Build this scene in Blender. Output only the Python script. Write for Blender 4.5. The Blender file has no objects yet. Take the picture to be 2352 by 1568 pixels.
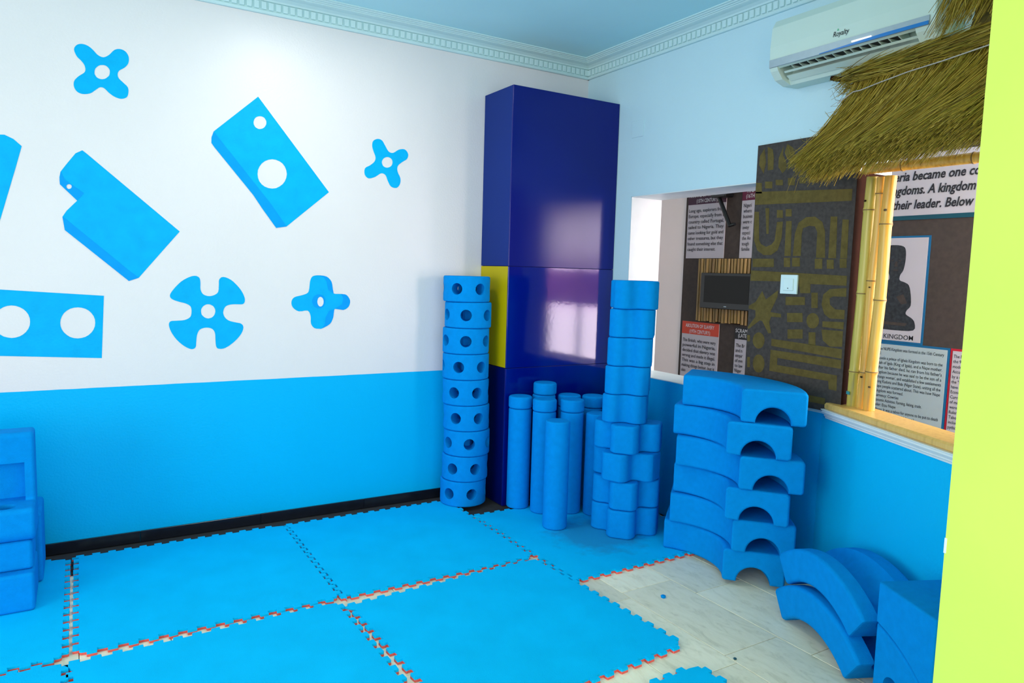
import bpy, bmesh, math, random
from mathutils import Vector, Matrix
from mathutils.geometry import tessellate_polygon

random.seed(7)
scene = bpy.context.scene
C = scene.collection

# ------------------------------------------------------------------ camera
YAW, PITCH, ROLL = 0.5458878, -0.09535435, 0.0284788
cy_, sy_, cp_, sp_ = math.cos(YAW), math.sin(YAW), math.cos(PITCH), math.sin(PITCH)
fwd = Vector((sy_ * cp_, cy_ * cp_, sp_))
rgt = Vector((cy_, -sy_, 0))
upv = rgt.cross(fwd)
r2 = math.cos(ROLL) * rgt + math.sin(ROLL) * upv
u2 = -math.sin(ROLL) * rgt + math.cos(ROLL) * upv
cam_d = bpy.data.cameras.new('camera')
cam_d.sensor_width = 36.0
cam_d.lens = 1645.15 / 2352 * 36
cam_d.clip_start = 0.05
cam = bpy.data.objects.new('camera', cam_d)
C.objects.link(cam)
m3 = Matrix((r2, u2, -fwd)).transposed()
cam.matrix_world = Matrix.Translation((-3.01365, -4.05305, 1.43826)) @ m3.to_4x4()
scene.camera = cam

# ------------------------------------------------------------------ light
scene.view_settings.view_transform = 'Standard'
scene.view_settings.look = 'None'
scene.view_settings.gamma = 1
scene.view_settings.use_curve_mapping = False
scene.view_settings.exposure = 0.1
world = bpy.data.worlds.new('world')
scene.world = world
world.use_nodes = True
bg = world.node_tree.nodes['Background']
bg.inputs[0].default_value = (0.86, 0.95, 1.0, 1)
bg.inputs[1].default_value = 1.06


def area(name, loc, target, sx, sy, power, col=(1, 1, 1), spread=180):
    d = bpy.data.lights.new(name, 'AREA')
    d.shape = 'RECTANGLE'
    d.size, d.size_y, d.energy, d.color = sx, sy, power, col
    d.spread = math.radians(spread)
    o = bpy.data.objects.new(name, d)
    C.objects.link(o)
    o.location = loc
    o.rotation_euler = (Vector(target) - Vector(loc)).to_track_quat('-Z', 'Y').to_euler()
    return o


# daylight from the glazed entrance behind the photographer
area('entrance_daylight', (-3.0, -6.6, 1.75), (-2.2, 0, 1.2), 3.4, 2.3, 66, (1.0, 0.97, 0.95))
# added fill from left of the frame, brightens the right side
area('side_fill', (-6.8, -3.6, 1.5), (0, -1.9, 0.9), 2.6, 1.8, 92, (1.0, 0.98, 0.95))
# added pinkish fill that brightens the next room
area('next_room_fill', (0.75, -3.9, 1.6), (1.3, 0.2, 1.4), 1.2, 1.7, 75, (1.0, 0.83, 0.79))
# round ceiling lamp of the play room
area('ceiling_lamp_light', (-1.97, -.86, 2.80), (-1.97, -.86, 0), 0.30, 0.30, 9, (1, 0.98, 0.94))

# ------------------------------------------------------------------ materials
def new_mat(name):
    m = bpy.data.materials.new(name)
    m.use_nodes = True
    nt = m.node_tree
    return m, nt, nt.nodes['Principled BSDF']


def mat(name, col, rough=0.6, var=0.06, scale=8.0, bump=0.0, bscale=120.0, metal=0.0, spec=0.5, emit=0.0, coat=0.0):
    m, nt, b = new_mat(name)
    b.inputs['Roughness'].default_value = rough
    b.inputs['Metallic'].default_value = metal
    b.inputs['Specular IOR Level'].default_value = spec
    b.inputs['Coat Weight'].default_value = coat
    if emit:
        b.inputs['Emission Color'].default_value = (*col, 1)
        b.inputs['Emission Strength'].default_value = emit
    tc = nt.nodes.new('ShaderNodeTexCoord')
    n = nt.nodes.new('ShaderNodeTexNoise')
    n.inputs['Scale'].default_value = scale
    n.inputs['Detail'].default_value = 5
    nt.links.new(tc.outputs['Object'], n.inputs['Vector'])
    r = nt.nodes.new('ShaderNodeValToRGB')
    r.color_ramp.elements[0].position = 0.3
    r.color_ramp.elements[1].position = 0.7
    r.color_ramp.elements[0].color = tuple(max(0, c * (1 - var)) for c in col) + (1,)
    r.color_ramp.elements[1].color = tuple(min(1, c * (1 + var)) for c in col) + (1,)
    nt.links.new(n.outputs['Fac'], r.inputs['Fac'])
    nt.links.new(r.outputs['Color'], b.inputs['Base Color'])
    if bump:
        n2 = nt.nodes.new('ShaderNodeTexNoise')
        n2.inputs['Scale'].default_value = bscale
        n2.inputs['Detail'].default_value = 3
        nt.links.new(tc.outputs['Object'], n2.inputs['Vector'])
        bp = nt.nodes.new('ShaderNodeBump')
        bp.inputs['Strength'].default_value = bump
        bp.inputs['Distance'].default_value = 0.004
        nt.links.new(n2.outputs['Fac'], bp.inputs['Height'])
        nt.links.new(bp.outputs['Normal'], b.inputs['Normal'])
    return m


def wall_mat(name, upper, lower, zsplit, rough=0.4, spec=0.4):
    """Two paints meeting at a hand-cut horizontal line, with roller texture."""
    m, nt, b = new_mat(name)
    b.inputs['Roughness'].default_value = rough
    b.inputs['Specular IOR Level'].default_value = spec
    g = nt.nodes.new('ShaderNodeNewGeometry')
    sx = nt.nodes.new('ShaderNodeSeparateXYZ')
    nt.links.new(g.outputs['Position'], sx.inputs[0])
    n0 = nt.nodes.new('ShaderNodeTexNoise')
    n0.inputs['Scale'].default_value = 6
    nt.links.new(g.outputs['Position'], n0.inputs['Vector'])
    ma = nt.nodes.new('ShaderNodeMath'); ma.operation = 'MULTIPLY_ADD'
    ma.inputs[1].default_value = 0.004; 
    nt.links.new(n0.outputs['Fac'], ma.inputs[0]); nt.links.new(sx.outputs['Z'], ma.inputs[2])
    gt = nt.nodes.new('ShaderNodeMath'); gt.operation = 'GREATER_THAN'
    gt.inputs[1].default_value = zsplit
    nt.links.new(ma.outputs[0], gt.inputs[0])
    mx = nt.nodes.new('ShaderNodeMix'); mx.data_type = 'RGBA'
    mx.inputs['A'].default_value = (*lower, 1); mx.inputs['B'].default_value = (*upper, 1)
    nt.links.new(gt.outputs[0], mx.inputs['Factor'])
    ms = nt.nodes.new('ShaderNodeMapRange'); ms.inputs[3].default_value = 0.08; ms.inputs[4].default_value = spec
    nt.links.new(gt.outputs[0], ms.inputs[0]); nt.links.new(ms.outputs[0], b.inputs['Specular IOR Level'])
    n3 = nt.nodes.new('ShaderNodeTexNoise'); n3.inputs['Scale'].default_value = 2.5; n3.inputs['Detail'].default_value = 6
    nt.links.new(g.outputs['Position'], n3.inputs['Vector'])
    mr = nt.nodes.new('ShaderNodeMapRange'); mr.inputs[3].default_value = 0.96; mr.inputs[4].default_value = 1.03
    nt.links.new(n3.outputs['Fac'], mr.inputs[0])
    ml = nt.nodes.new('ShaderNodeMix'); ml.data_type = 'RGBA'; ml.blend_type = 'MULTIPLY'; ml.inputs['Factor'].default_value = 1
    nt.links.new(mx.outputs['Result'], ml.inputs['A']); nt.links.new(mr.outputs[0], ml.inputs['B'])
    nt.links.new(ml.outputs['Result'], b.inputs['Base Color'])
    n2 = nt.nodes.new('ShaderNodeTexNoise'); n2.inputs['Scale'].default_value = 90; n2.inputs['Detail'].default_value = 4
    nt.links.new(g.outputs['Position'], n2.inputs['Vector'])
    bp = nt.nodes.new('ShaderNodeBump'); bp.inputs['Strength'].default_value = 0.35; bp.inputs['Distance'].default_value = 0.003
    nt.links.new(n2.outputs['Fac'], bp.inputs['Height']); nt.links.new(bp.outputs['Normal'], b.inputs['Normal'])
    return m


def stone_mat(name, c1, c2, c3):
    m, nt, b = new_mat(name)
    b.inputs['Roughness'].default_value = 0.45
    g = nt.nodes.new('ShaderNodeTexCoord')
    oi = nt.nodes.new('ShaderNodeObjectInfo')
    mp = nt.nodes.new('ShaderNodeMapping'); mp.inputs['Scale'].default_value = (9, 3.0, 9)
    ad = nt.nodes.new('ShaderNodeVectorMath'); ad.operation = 'ADD'
    nt.links.new(g.outputs['Object'], mp.inputs['Vector'])
    sc = nt.nodes.new('ShaderNodeVectorMath'); sc.operation = 'SCALE'; sc.inputs['Scale'].default_value = 1.0
    nt.links.new(oi.outputs['Location'], sc.inputs[0])
    nt.links.new(mp.outputs[0], ad.inputs[0]); nt.links.new(sc.outputs[0], ad.inputs[1])
    n = nt.nodes.new('ShaderNodeTexNoise'); n.inputs['Scale'].default_value = 2.2; n.inputs['Detail'].default_value = 8; n.inputs['Distortion'].default_value = 1.4; n.inputs['Roughness'].default_value = 0.68
    nt.links.new(ad.outputs[0], n.inputs['Vector'])
    r = nt.nodes.new('ShaderNodeValToRGB')
    e = r.color_ramp.elements
    e[0].position = 0.32; e[0].color = (*c2, 1)
    e[1].position = 0.60; e[1].color = (*c1, 1)
    k = e.new(0.47); k.color = (*c3, 1)
    nt.links.new(n.outputs['Fac'], r.inputs['Fac'])
    # a random tone for each tile
    mr = nt.nodes.new('ShaderNodeMapRange'); mr.inputs[3].default_value = 0.82; mr.inputs[4].default_value = 1.12
    nt.links.new(oi.outputs['Random'], mr.inputs[0])
    ml = nt.nodes.new('ShaderNodeMix'); ml.data_type = 'RGBA'; ml.blend_type = 'MULTIPLY'; ml.inputs['Factor'].default_value = 1
    nt.links.new(r.outputs['Color'], ml.inputs['A']); nt.links.new(mr.outputs[0], ml.inputs['B'])
    nt.links.new(ml.outputs['Result'], b.inputs['Base Color'])
    return m


def island_mat(name, cols, rough=0.7):
    """Colour varies from straw to straw (random per mesh island)."""
    m, nt, b = new_mat(name)
    b.inputs['Roughness'].default_value = rough
    b.inputs['Specular IOR Level'].default_value = 0.25
    g = nt.nodes.new('ShaderNodeNewGeometry')
    r = nt.nodes.new('ShaderNodeValToRGB')
    e = r.color_ramp.elements
    e[0].color = (*cols[0], 1); e[1].color = (*cols[-1], 1)
    for i, c in enumerate(cols[1:-1]):
        k = e.new((i + 1) / (len(cols) - 1)); k.color = (*c, 1)
    nt.links.new(g.outputs['Random Per Island'], r.inputs['Fac'])
    nt.links.new(r.outputs['Color'], b.inputs['Base Color'])
    return m


def bamboo_mat(name, c1, c2, c3):
    m, nt, b = new_mat(name)
    b.inputs['Roughness'].default_value = 0.35
    tc = nt.nodes.new('ShaderNodeTexCoord')
    mp = nt.nodes.new('ShaderNodeMapping'); mp.inputs['Scale'].default_value = (60, 60, 2.2)
    nt.links.new(tc.outputs['Object'], mp.inputs['Vector'])
    n = nt.nodes.new('ShaderNodeTexNoise'); n.inputs['Scale'].default_value = 1.0; n.inputs['Detail'].default_value = 5
    nt.links.new(mp.outputs[0], n.inputs['Vector'])
    r = nt.nodes.new('ShaderNodeValToRGB')
    e = r.color_ramp.elements
    e[0].position = 0.28; e[0].color = (*c3, 1); e[1].position = 0.62; e[1].color = (*c1, 1)
    k = e.new(0.42); k.color = (*c2, 1)
    nt.links.new(n.outputs['Fac'], r.inputs['Fac'])
    nt.links.new(r.outputs['Color'], b.inputs['Base Color'])
    return m


def stain_mat():
    """Mat foam with a worn, scuffed patch in the middle."""
    m = mat('scuffed_blue_mat_foam', (0.0, 0.50, 0.90), 0.7, 0.05, 5, 0.3, 300, spec=0.06)
    nt = m.node_tree; b = nt.nodes['Principled BSDF']
    src = b.inputs['Base Color'].links[0].from_socket
    g = nt.nodes.new('ShaderNodeNewGeometry')
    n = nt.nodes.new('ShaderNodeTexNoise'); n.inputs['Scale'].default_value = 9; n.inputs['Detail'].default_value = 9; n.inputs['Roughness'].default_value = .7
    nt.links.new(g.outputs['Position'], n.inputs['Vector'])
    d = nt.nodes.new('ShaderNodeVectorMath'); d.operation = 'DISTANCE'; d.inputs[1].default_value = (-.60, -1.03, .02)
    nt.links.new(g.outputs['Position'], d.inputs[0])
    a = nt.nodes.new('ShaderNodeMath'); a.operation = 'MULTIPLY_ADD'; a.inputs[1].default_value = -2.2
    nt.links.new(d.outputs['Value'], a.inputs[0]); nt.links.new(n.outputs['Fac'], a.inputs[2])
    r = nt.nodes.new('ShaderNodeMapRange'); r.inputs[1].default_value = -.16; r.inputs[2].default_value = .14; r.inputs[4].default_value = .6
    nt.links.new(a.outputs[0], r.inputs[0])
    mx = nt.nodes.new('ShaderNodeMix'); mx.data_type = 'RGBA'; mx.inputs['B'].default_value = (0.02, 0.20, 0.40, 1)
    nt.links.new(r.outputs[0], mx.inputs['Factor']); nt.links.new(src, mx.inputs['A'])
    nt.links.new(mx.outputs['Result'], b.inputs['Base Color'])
    return m


M = {}
WHITE = (0.765, 0.755, 0.76)
BLUE_P = (0.0, 0.46, 0.86)
M['wall_l'] = wall_mat('painted_wall_left', WHITE, BLUE_P, 0.8175, 0.38, 0.5)
M['wall_r'] = wall_mat('painted_right_bounce_tint', (0.56, 0.79, 0.87), (0.0, 0.40, 0.86), 0.8185, 0.45)  # upper colour carries the cyan bounce light of the room
M['wall_s'] = wall_mat('painted_low_wall', (0.0, 0.52, 0.95), (0.0, 0.52, 0.95), 0.0, 0.4)
M['wall_far'] = mat('pinkish_plaster', (0.98, 0.80, 0.76), 0.8, 0.02, 3)
M['ceil'] = mat('ceiling_bounce_tint', (0.54, 0.88, 0.95), 0.9, 0.02, 2)  # cyan bounce from the blue floor put into the colour
M['cornice'] = mat('plaster_bounce_tint', (0.58, 0.80, 0.82), 0.7, 0.02, 10)  # cyan tint of the room light mixed into the plaster colour
M['lime'] = mat('lime_paint', (0.68, 0.88, 0.12), 0.6, 0.05, 2.0, 0.15, 60)
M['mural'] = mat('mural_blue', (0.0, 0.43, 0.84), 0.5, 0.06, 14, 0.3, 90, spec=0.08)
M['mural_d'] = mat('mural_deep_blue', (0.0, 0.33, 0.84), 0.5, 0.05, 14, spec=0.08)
M['mural_w'] = mat('mural_white', WHITE, 0.5, 0.02, 8)
M['foam'] = mat('blue_foam', (0.0, 0.255, 0.70), 0.85, 0.05, 30, 0.35, 260, spec=0.06)
M['foam_l'] = M['foam']
M['mat_top'] = mat('blue_mat_foam', (0.0, 0.50, 0.90), 0.7, 0.05, 5, 0.3, 300, spec=0.06)
M['mat_stain'] = stain_mat()
M['mat_red'] = mat('red_mat_foam', (0.85, 0.13, 0.10), 0.8, 0.1, 30)
M['black_tile'] = mat('black_skirting_tile', (0.006, 0.008, 0.014), 0.25, 0.2, 20)
M['lam_blue'] = mat('blue_gloss_laminate', (0.0, 0.005, 0.19), 0.08, 0.04, 2, 0.03, 40, spec=0.6)
M['lam_blue2'] = mat('blue_satin_laminate', (0.0, 0.006, 0.17), 0.17, 0.04, 2, spec=0.3)
M['lam_side'] = mat('blue_side_laminate', (0.0, 0.022, 0.19), 0.45, 0.04, 2, spec=0.15)
M['lam_dark'] = mat('dark_blue_side_laminate', (0.0, 0.004, 0.10), 0.4, 0.04, 2, spec=0.2)
M['lam_yel'] = mat('yellow_side_laminate', (0.52, 0.42, 0.0), 0.4, 0.05, 4, spec=0.15)
M['black'] = mat('black_plastic', (0.006, 0.006, 0.007), 0.35, 0.1, 10)
M['screen'] = mat('tv_glass', (0.012, 0.011, 0.010), 0.4, 0.1, 3, spec=0.2)
M['ac_white'] = mat('ac_plastic', (0.62, 0.77, 0.70), 0.4, 0.02, 4, spec=0.3)
M['ac_silver'] = mat('ac_silver_band', (0.36, 0.45, 0.50), 0.35, 0.05, 30, metal=0.3)
M['ac_blue'] = mat('ac_blue_strip', (0.0, 0.19, 0.58), 0.3, 0.03, 10)
M['ac_dark'] = mat('ac_cavity', (0.03, 0.03, 0.03), 0.7, 0.2, 20)
M['ac_led'] = mat('ac_display', (1.0, 0.95, 0.97), 0.4, 0.0, 5, emit=1.6)
M['ink'] = mat('print_black', (0.02, 0.015, 0.02), 0.6, 0.05, 10)
M['ink_w'] = mat('print_white', (0.72, 0.66, 0.68), 0.6, 0.03, 10)
M['green'] = mat('logo_green', (0.1, 0.5, 0.25), 0.5, 0.05, 10)
M['paper'] = mat('poster_paper', (0.52, 0.45, 0.49), 0.6, 0.02, 6)
M['paper_c'] = mat('poster_cool_paper', (0.42, 0.47, 0.49), 0.6, 0.02, 6)
M['maroon'] = mat('print_maroon', (0.12, 0.004, 0.03), 0.6, 0.1, 6)
M['plum'] = mat('print_plum', (0.05, 0.008, 0.03), 0.6, 0.1, 6)
M['red'] = mat('print_red', (0.62, 0.05, 0.02), 0.6, 0.05, 6)
M['nearblack'] = mat('print_dark', (0.012, 0.01, 0.014), 0.6, 0.05, 6)
M['teal'] = mat('print_teal', (0.0, 0.06, 0.09), 0.6, 0.05, 6)
M['pblue'] = mat('print_blue', (0.0, 0.11, 0.26), 0.6, 0.05, 6)
M['pred'] = mat('print_crimson', (0.50, 0.004, 0.02), 0.6, 0.05, 6)
M['brown'] = mat('brown_display_board', (0.058, 0.038, 0.032), 0.8, 0.15, 30)
M['figure'] = mat('print_dark_bronze', (0.022, 0.022, 0.026), 0.6, 0.6, 45)
M['pan_dark'] = mat('panel_charcoal', (0.066, 0.056, 0.052), 0.8, 0.2, 60, spec=0.15)
M['pan_gold'] = mat('panel_dull_gold', (0.128, 0.094, 0.028), 0.8, 0.2, 40, spec=0.15)
M['dark_brown'] = mat('dark_brown_matte', (0.03, 0.012, 0.007), 0.9, 0.1, 20, spec=0.05)
M['switch'] = mat('switch_plastic', (0.72, 0.88, 0.88), 0.35, 0.02, 10)
M['bamboo'] = bamboo_mat('golden_bamboo', (0.86, 0.52, 0.11), (0.74, 0.38, 0.05), (0.40, 0.22, 0.04))
M['bamboo_g'] = bamboo_mat('greenish_bamboo', (0.70, 0.56, 0.13), (0.52, 0.42, 0.07), (0.20, 0.17, 0.04))
M['bamboo_n'] = mat('bamboo_node', (0.22, 0.13, 0.04), 0.6, 0.2, 30)
M['cane'] = bamboo_mat('dark_cane', (0.36, 0.20, 0.05), (0.22, 0.12, 0.03), (0.10, 0.05, 0.02))
M['wood'] = bamboo_mat('raw_sill_wood', (0.86, 0.54, 0.16), (0.80, 0.48, 0.13), (0.68, 0.40, 0.10))
M['white_trim'] = mat('white_moulding', (0.82, 0.88, 0.88), 0.45, 0.03, 10)
M['straw'] = island_mat('thatch_straw', [(0.10, 0.065, 0.005), (0.30, 0.20, 0.018), (0.42, 0.29, 0.035), (0.20, 0.16, 0.008), (0.56, 0.40, 0.08)])
M['straw_b'] = mat('thatch_core', (0.12, 0.09, 0.015), 0.9, 0.3, 60)
M['wire'] = mat('pale_wire', (0.5, 0.45, 0.4), 0.5, 0.1, 30)
M['stone'] = stone_mat('veined_floor_tile', (1.0, 0.91, 0.67), (0.78, 0.70, 0.48), (0.95, 0.86, 0.62))
M['grout'] = mat('floor_screed', (0.03, 0.03, 0.032), 0.9, 0.15, 20)
M['pane'] = mat('bright_window_pane', (1.0, 0.86, 0.97), 0.5, 0.0, 2, emit=11.0)
M['purple'] = mat('purple_valance', (0.30, 0.05, 0.30), 0.8, 0.2, 8)
M['pink'] = mat('pink_blind', (0.55, 0.22, 0.50), 0.8, 0.2, 8)
M['screw'] = mat('screw_head', (0.05, 0.04, 0.03), 0.4, 0.1, 10, metal=0.6)
M['clip'] = mat('painted_clip', (0.05, 0.30, 0.33), 0.5, 0.1, 10)
M['lamp'] = mat('lamp_diffuser', (1, 0.98, 0.95), 0.5, 0, 4, emit=3.0)

# ------------------------------------------------------------------ mesh helpers
def link(name, me, material=None, parent=None):
    o = bpy.data.objects.new(name, me)
    C.objects.link(o)
    if material is not None:
        me.materials.clear()
        me.materials.append(material if not isinstance(material, str) else M[material])
    if parent is not None:
        o.parent = parent
    return o


def tag(o, label=None, cat=None, group=None, kind=None):
    if label: o['label'] = label
    if cat: o['category'] = cat
    if group: o['group'] = group
    if kind: o['kind'] = kind
    return o


def thing(name, label, cat, loc=(0, 0, 0), rz=0, group=None):
    o = bpy.data.objects.new(name, None)
    C.objects.link(o)
    o.location = loc
    o.rotation_euler = (0, 0, rz)
    o.empty_display_size = 0.05
    return tag(o, label, cat, group)


class MB:
    def __init__(s):
        s.v = []; s.f = []

    def box(s, x0, x1, y0, y1, z0, z1):
        n = len(s.v)
        s.v += [(x, y, z) for z in (z0, z1) for y in (y0, y1) for x in (x0, x1)]
        s.f += [[n + i for i in q] for q in ((0, 2, 3, 1), (4, 5, 7, 6), (0, 1, 5, 4), (2, 6, 7, 3), (0, 4, 6, 2), (1, 3, 7, 5))]
        return s

    def loft(s, rings, cap=True, closed=True):
        n = len(s.v); k = len(rings[0])
        for r in rings: s.v += [tuple(p) for p in r]
        for i in range(len(rings) - 1):
            for j in range(k if closed else k - 1):
                a = n + i * k + j; b = n + i * k + (j + 1) % k
                s.f.append([a, b, b + k, a + k])
        if cap:
            s.f.append([n + j for j in range(k)][::-1])
            s.f.append([n + (len(rings) - 1) * k + j for j in range(k)])
        return s

    def tris(s, polys, fn):
        """polys: outer outline and holes in 2D; fn maps (a, b) to a 3D point."""
        n = len(s.v)
        flat = [p for q in polys for p in q]
        s.v += [tuple(fn(*p)) for p in flat]
        for t in tessellate_polygon([[Vector((p[0], p[1], 0)) for p in q] for q in polys]):
            s.f.append([n + i for i in t])
        return s

    def tube(s, pts, r, n=8, cap=True):
        rings = []
        for i, p in enumerate(pts):
            p = Vector(p)
            d = (Vector(pts[min(i + 1, len(pts) - 1)]) - Vector(pts[max(i - 1, 0)])).normalized()
            a = d.orthogonal().normalized() if i == 0 else (a - d * a.dot(d)).normalized()
            b = d.cross(a)
            rr = r[i] if isinstance(r, (list, tuple)) else r
            rings.append([p + (a * math.cos(2 * math.pi * j / n) + b * math.sin(2 * math.pi * j / n)) * rr for j in range(n)])
        return s.loft(rings, cap)

    def mesh(s, name, smooth=None, bevel=0.0, segs=3):
        bm = bmesh.new()
        vs = [bm.verts.new(p) for p in s.v]
        for f in s.f:
            try: bm.faces.new([vs[i] for i in f])
            except ValueError: pass
        bmesh.ops.recalc_face_normals(bm, faces=bm.faces[:])
        if bevel:
            ed = [e for e in bm.edges if e.is_manifold and e.calc_face_angle(0) > 0.6]
            bmesh.ops.bevel(bm, geom=ed, offset=bevel, segments=segs, profile=0.5, affect='EDGES', clamp_overlap=True)
        if smooth is not None:
            for f in bm.faces: f.smooth = True
            for e in bm.edges:
                e.smooth = not (e.is_manifold and e.calc_face_angle(0) > smooth)
        me = bpy.data.meshes.new(name)
        bm.to_mesh(me); bm.free()
        return me

    def build(s, name, material, parent=None, smooth=None, bevel=0.0, segs=3, wn=False):
        o = link(name, s.mesh(name, smooth, bevel, segs), material, parent)
        if wn:
            o.modifiers.new('weighted_normals', 'WEIGHTED_NORMAL').keep_sharp = True
        return o


def rounded(corners, n=6):
    """Closed 2D outline with each corner (x, y, r) rounded."""
    out = []; k = len(corners)
    for i in range(k):
        x, y, r = corners[i]
        p = Vector((x, y)); a = Vector(corners[i - 1][:2]); b = Vector(corners[(i + 1) % k][:2])
        if r <= 0: out.append((x, y)); continue
        u = (a - p).normalized(); w = (b - p).normalized()
        ang = u.angle(w)
        t = r / math.tan(ang / 2)
        c = p + (u + w).normalized() * (r / math.sin(ang / 2))
        p0 = p + u * t; p1 = p + w * t
        v0 = p0 - c; v1 = p1 - c
        a0 = math.atan2(v0.y, v0.x); a1 = math.atan2(v1.y, v1.x)
        d = (a1 - a0 + math.pi) % (2 * math.pi) - math.pi
        for j in range(n + 1):
            q = a0 + d * j / n
            out.append((c.x + r * math.cos(q), c.y + r * math.sin(q)))
    return out


def offset(poly, d):
    """Shift a closed outline inwards by d along its averaged normals."""
    k = len(poly); ar = sum(poly[i - 1][0] * poly[i][1] - poly[i][0] * poly[i - 1][1] for i in range(k))
    sg = 1 if ar > 0 else -1
    out = []
    for i in range(k):
        a = Vector(poly[i - 1]); p = Vector(poly[i]); b = Vector(poly[(i + 1) % k])
        e0 = (p - a); e1 = (b - p)
        if e0.length < 1e-9: e0 = e1
        if e1.length < 1e-9: e1 = e0
        e0.normalize(); e1.normalize()
        n0 = Vector((-e0.y, e0.x)) * sg; n1 = Vector((-e1.y, e1.x)) * sg
        nn = (n0 + n1)
        nn = nn.normalized() if nn.length > 1e-6 else n0
        sc = 1 / max(0.5, nn.dot(n0))
        out.append(tuple(p + nn * d * sc))
    return out


def soft_prism(poly, z0, z1, b=0.012, n=3, fn=None):
    """A prism with rounded top and bottom rims."""
    fn = fn or (lambda x, y, z: (x, y, z))
    rings = []
    for i in range(n + 1):
        t = math.pi / 2 * i / n
        rings.append([fn(x, y, z0 + b * (1 - math.cos(t))) for x, y in offset(poly, b * (1 - math.sin(t)))])
    for i in range(n + 1):
        t = math.pi / 2 * (1 - i / n)
        rings.append([fn(x, y, z1 - b * (1 - math.cos(t))) for x, y in offset(poly, b * (1 - math.sin(t)))])
    return MB().loft(rings)


def circle(r, n=48, cx=0, cy=0):
    return [(cx + r * math.cos(2 * math.pi * i / n), cy + r * math.sin(2 * math.pi * i / n)) for i in range(n)]


def boolean(me, cutters, name):
    """Subtract cutter meshes from a mesh, one after the other."""
    o = bpy.data.objects.new('tmp', me); C.objects.link(o)
    cs = []
    for c in cutters:
        co = bpy.data.objects.new('cut', c); C.objects.link(co); cs.append(co)
        md = o.modifiers.new('b', 'BOOLEAN'); md.operation = 'DIFFERENCE'; md.solver = 'EXACT'; md.object = co
    dg = bpy.context.evaluated_depsgraph_get(); dg.update()
    out = bpy.data.meshes.new_from_object(o.evaluated_get(dg)); out.name = name
    for x in [o] + cs: bpy.data.objects.remove(x)
    bm = bmesh.new(); bm.from_mesh(out)
    for f in bm.faces: f.smooth = True
    for e in bm.edges: e.smooth = not (e.is_manifold and e.calc_face_angle(0) > 0.55)
    bm.to_mesh(out); bm.free()
    return out


def text_mb(lines, mb=None, fn=None):
    """lines: (string, x, baseline, cap height, width or None, shear). Adds flat lettering to a mesh."""
    mb = mb or MB()
    for s, x, y, h, w, sh in lines:
        cu = bpy.data.curves.new('t', 'FONT')
        cu.body = s; cu.size = 1.0; cu.shear = sh; cu.resolution_u = 2; cu.offset = 0.026 if h > .05 else 0.006
        o = bpy.data.objects.new('t', cu); C.objects.link(o)
        dg = bpy.context.evaluated_depsgraph_get(); dg.update()
        me = bpy.data.meshes.new_from_object(o.evaluated_get(dg))
        bpy.data.objects.remove(o); bpy.data.curves.remove(cu)
        if not len(me.vertices): continue
        xs = [v.co.x for v in me.vertices]
        x0, x1 = min(xs), max(xs)
        ky = h / 0.70
        kx = (w / (x1 - x0)) if w else ky * 0.78
        n = len(mb.v)
        mb.v += [tuple(fn(x + (v.co.x - x0) * kx, y + v.co.y * ky)) for v in me.vertices]
        mb.f += [[n + i for i in p.vertices] for p in me.polygons]
        bpy.data.meshes.remove(me)
    return mb

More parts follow.
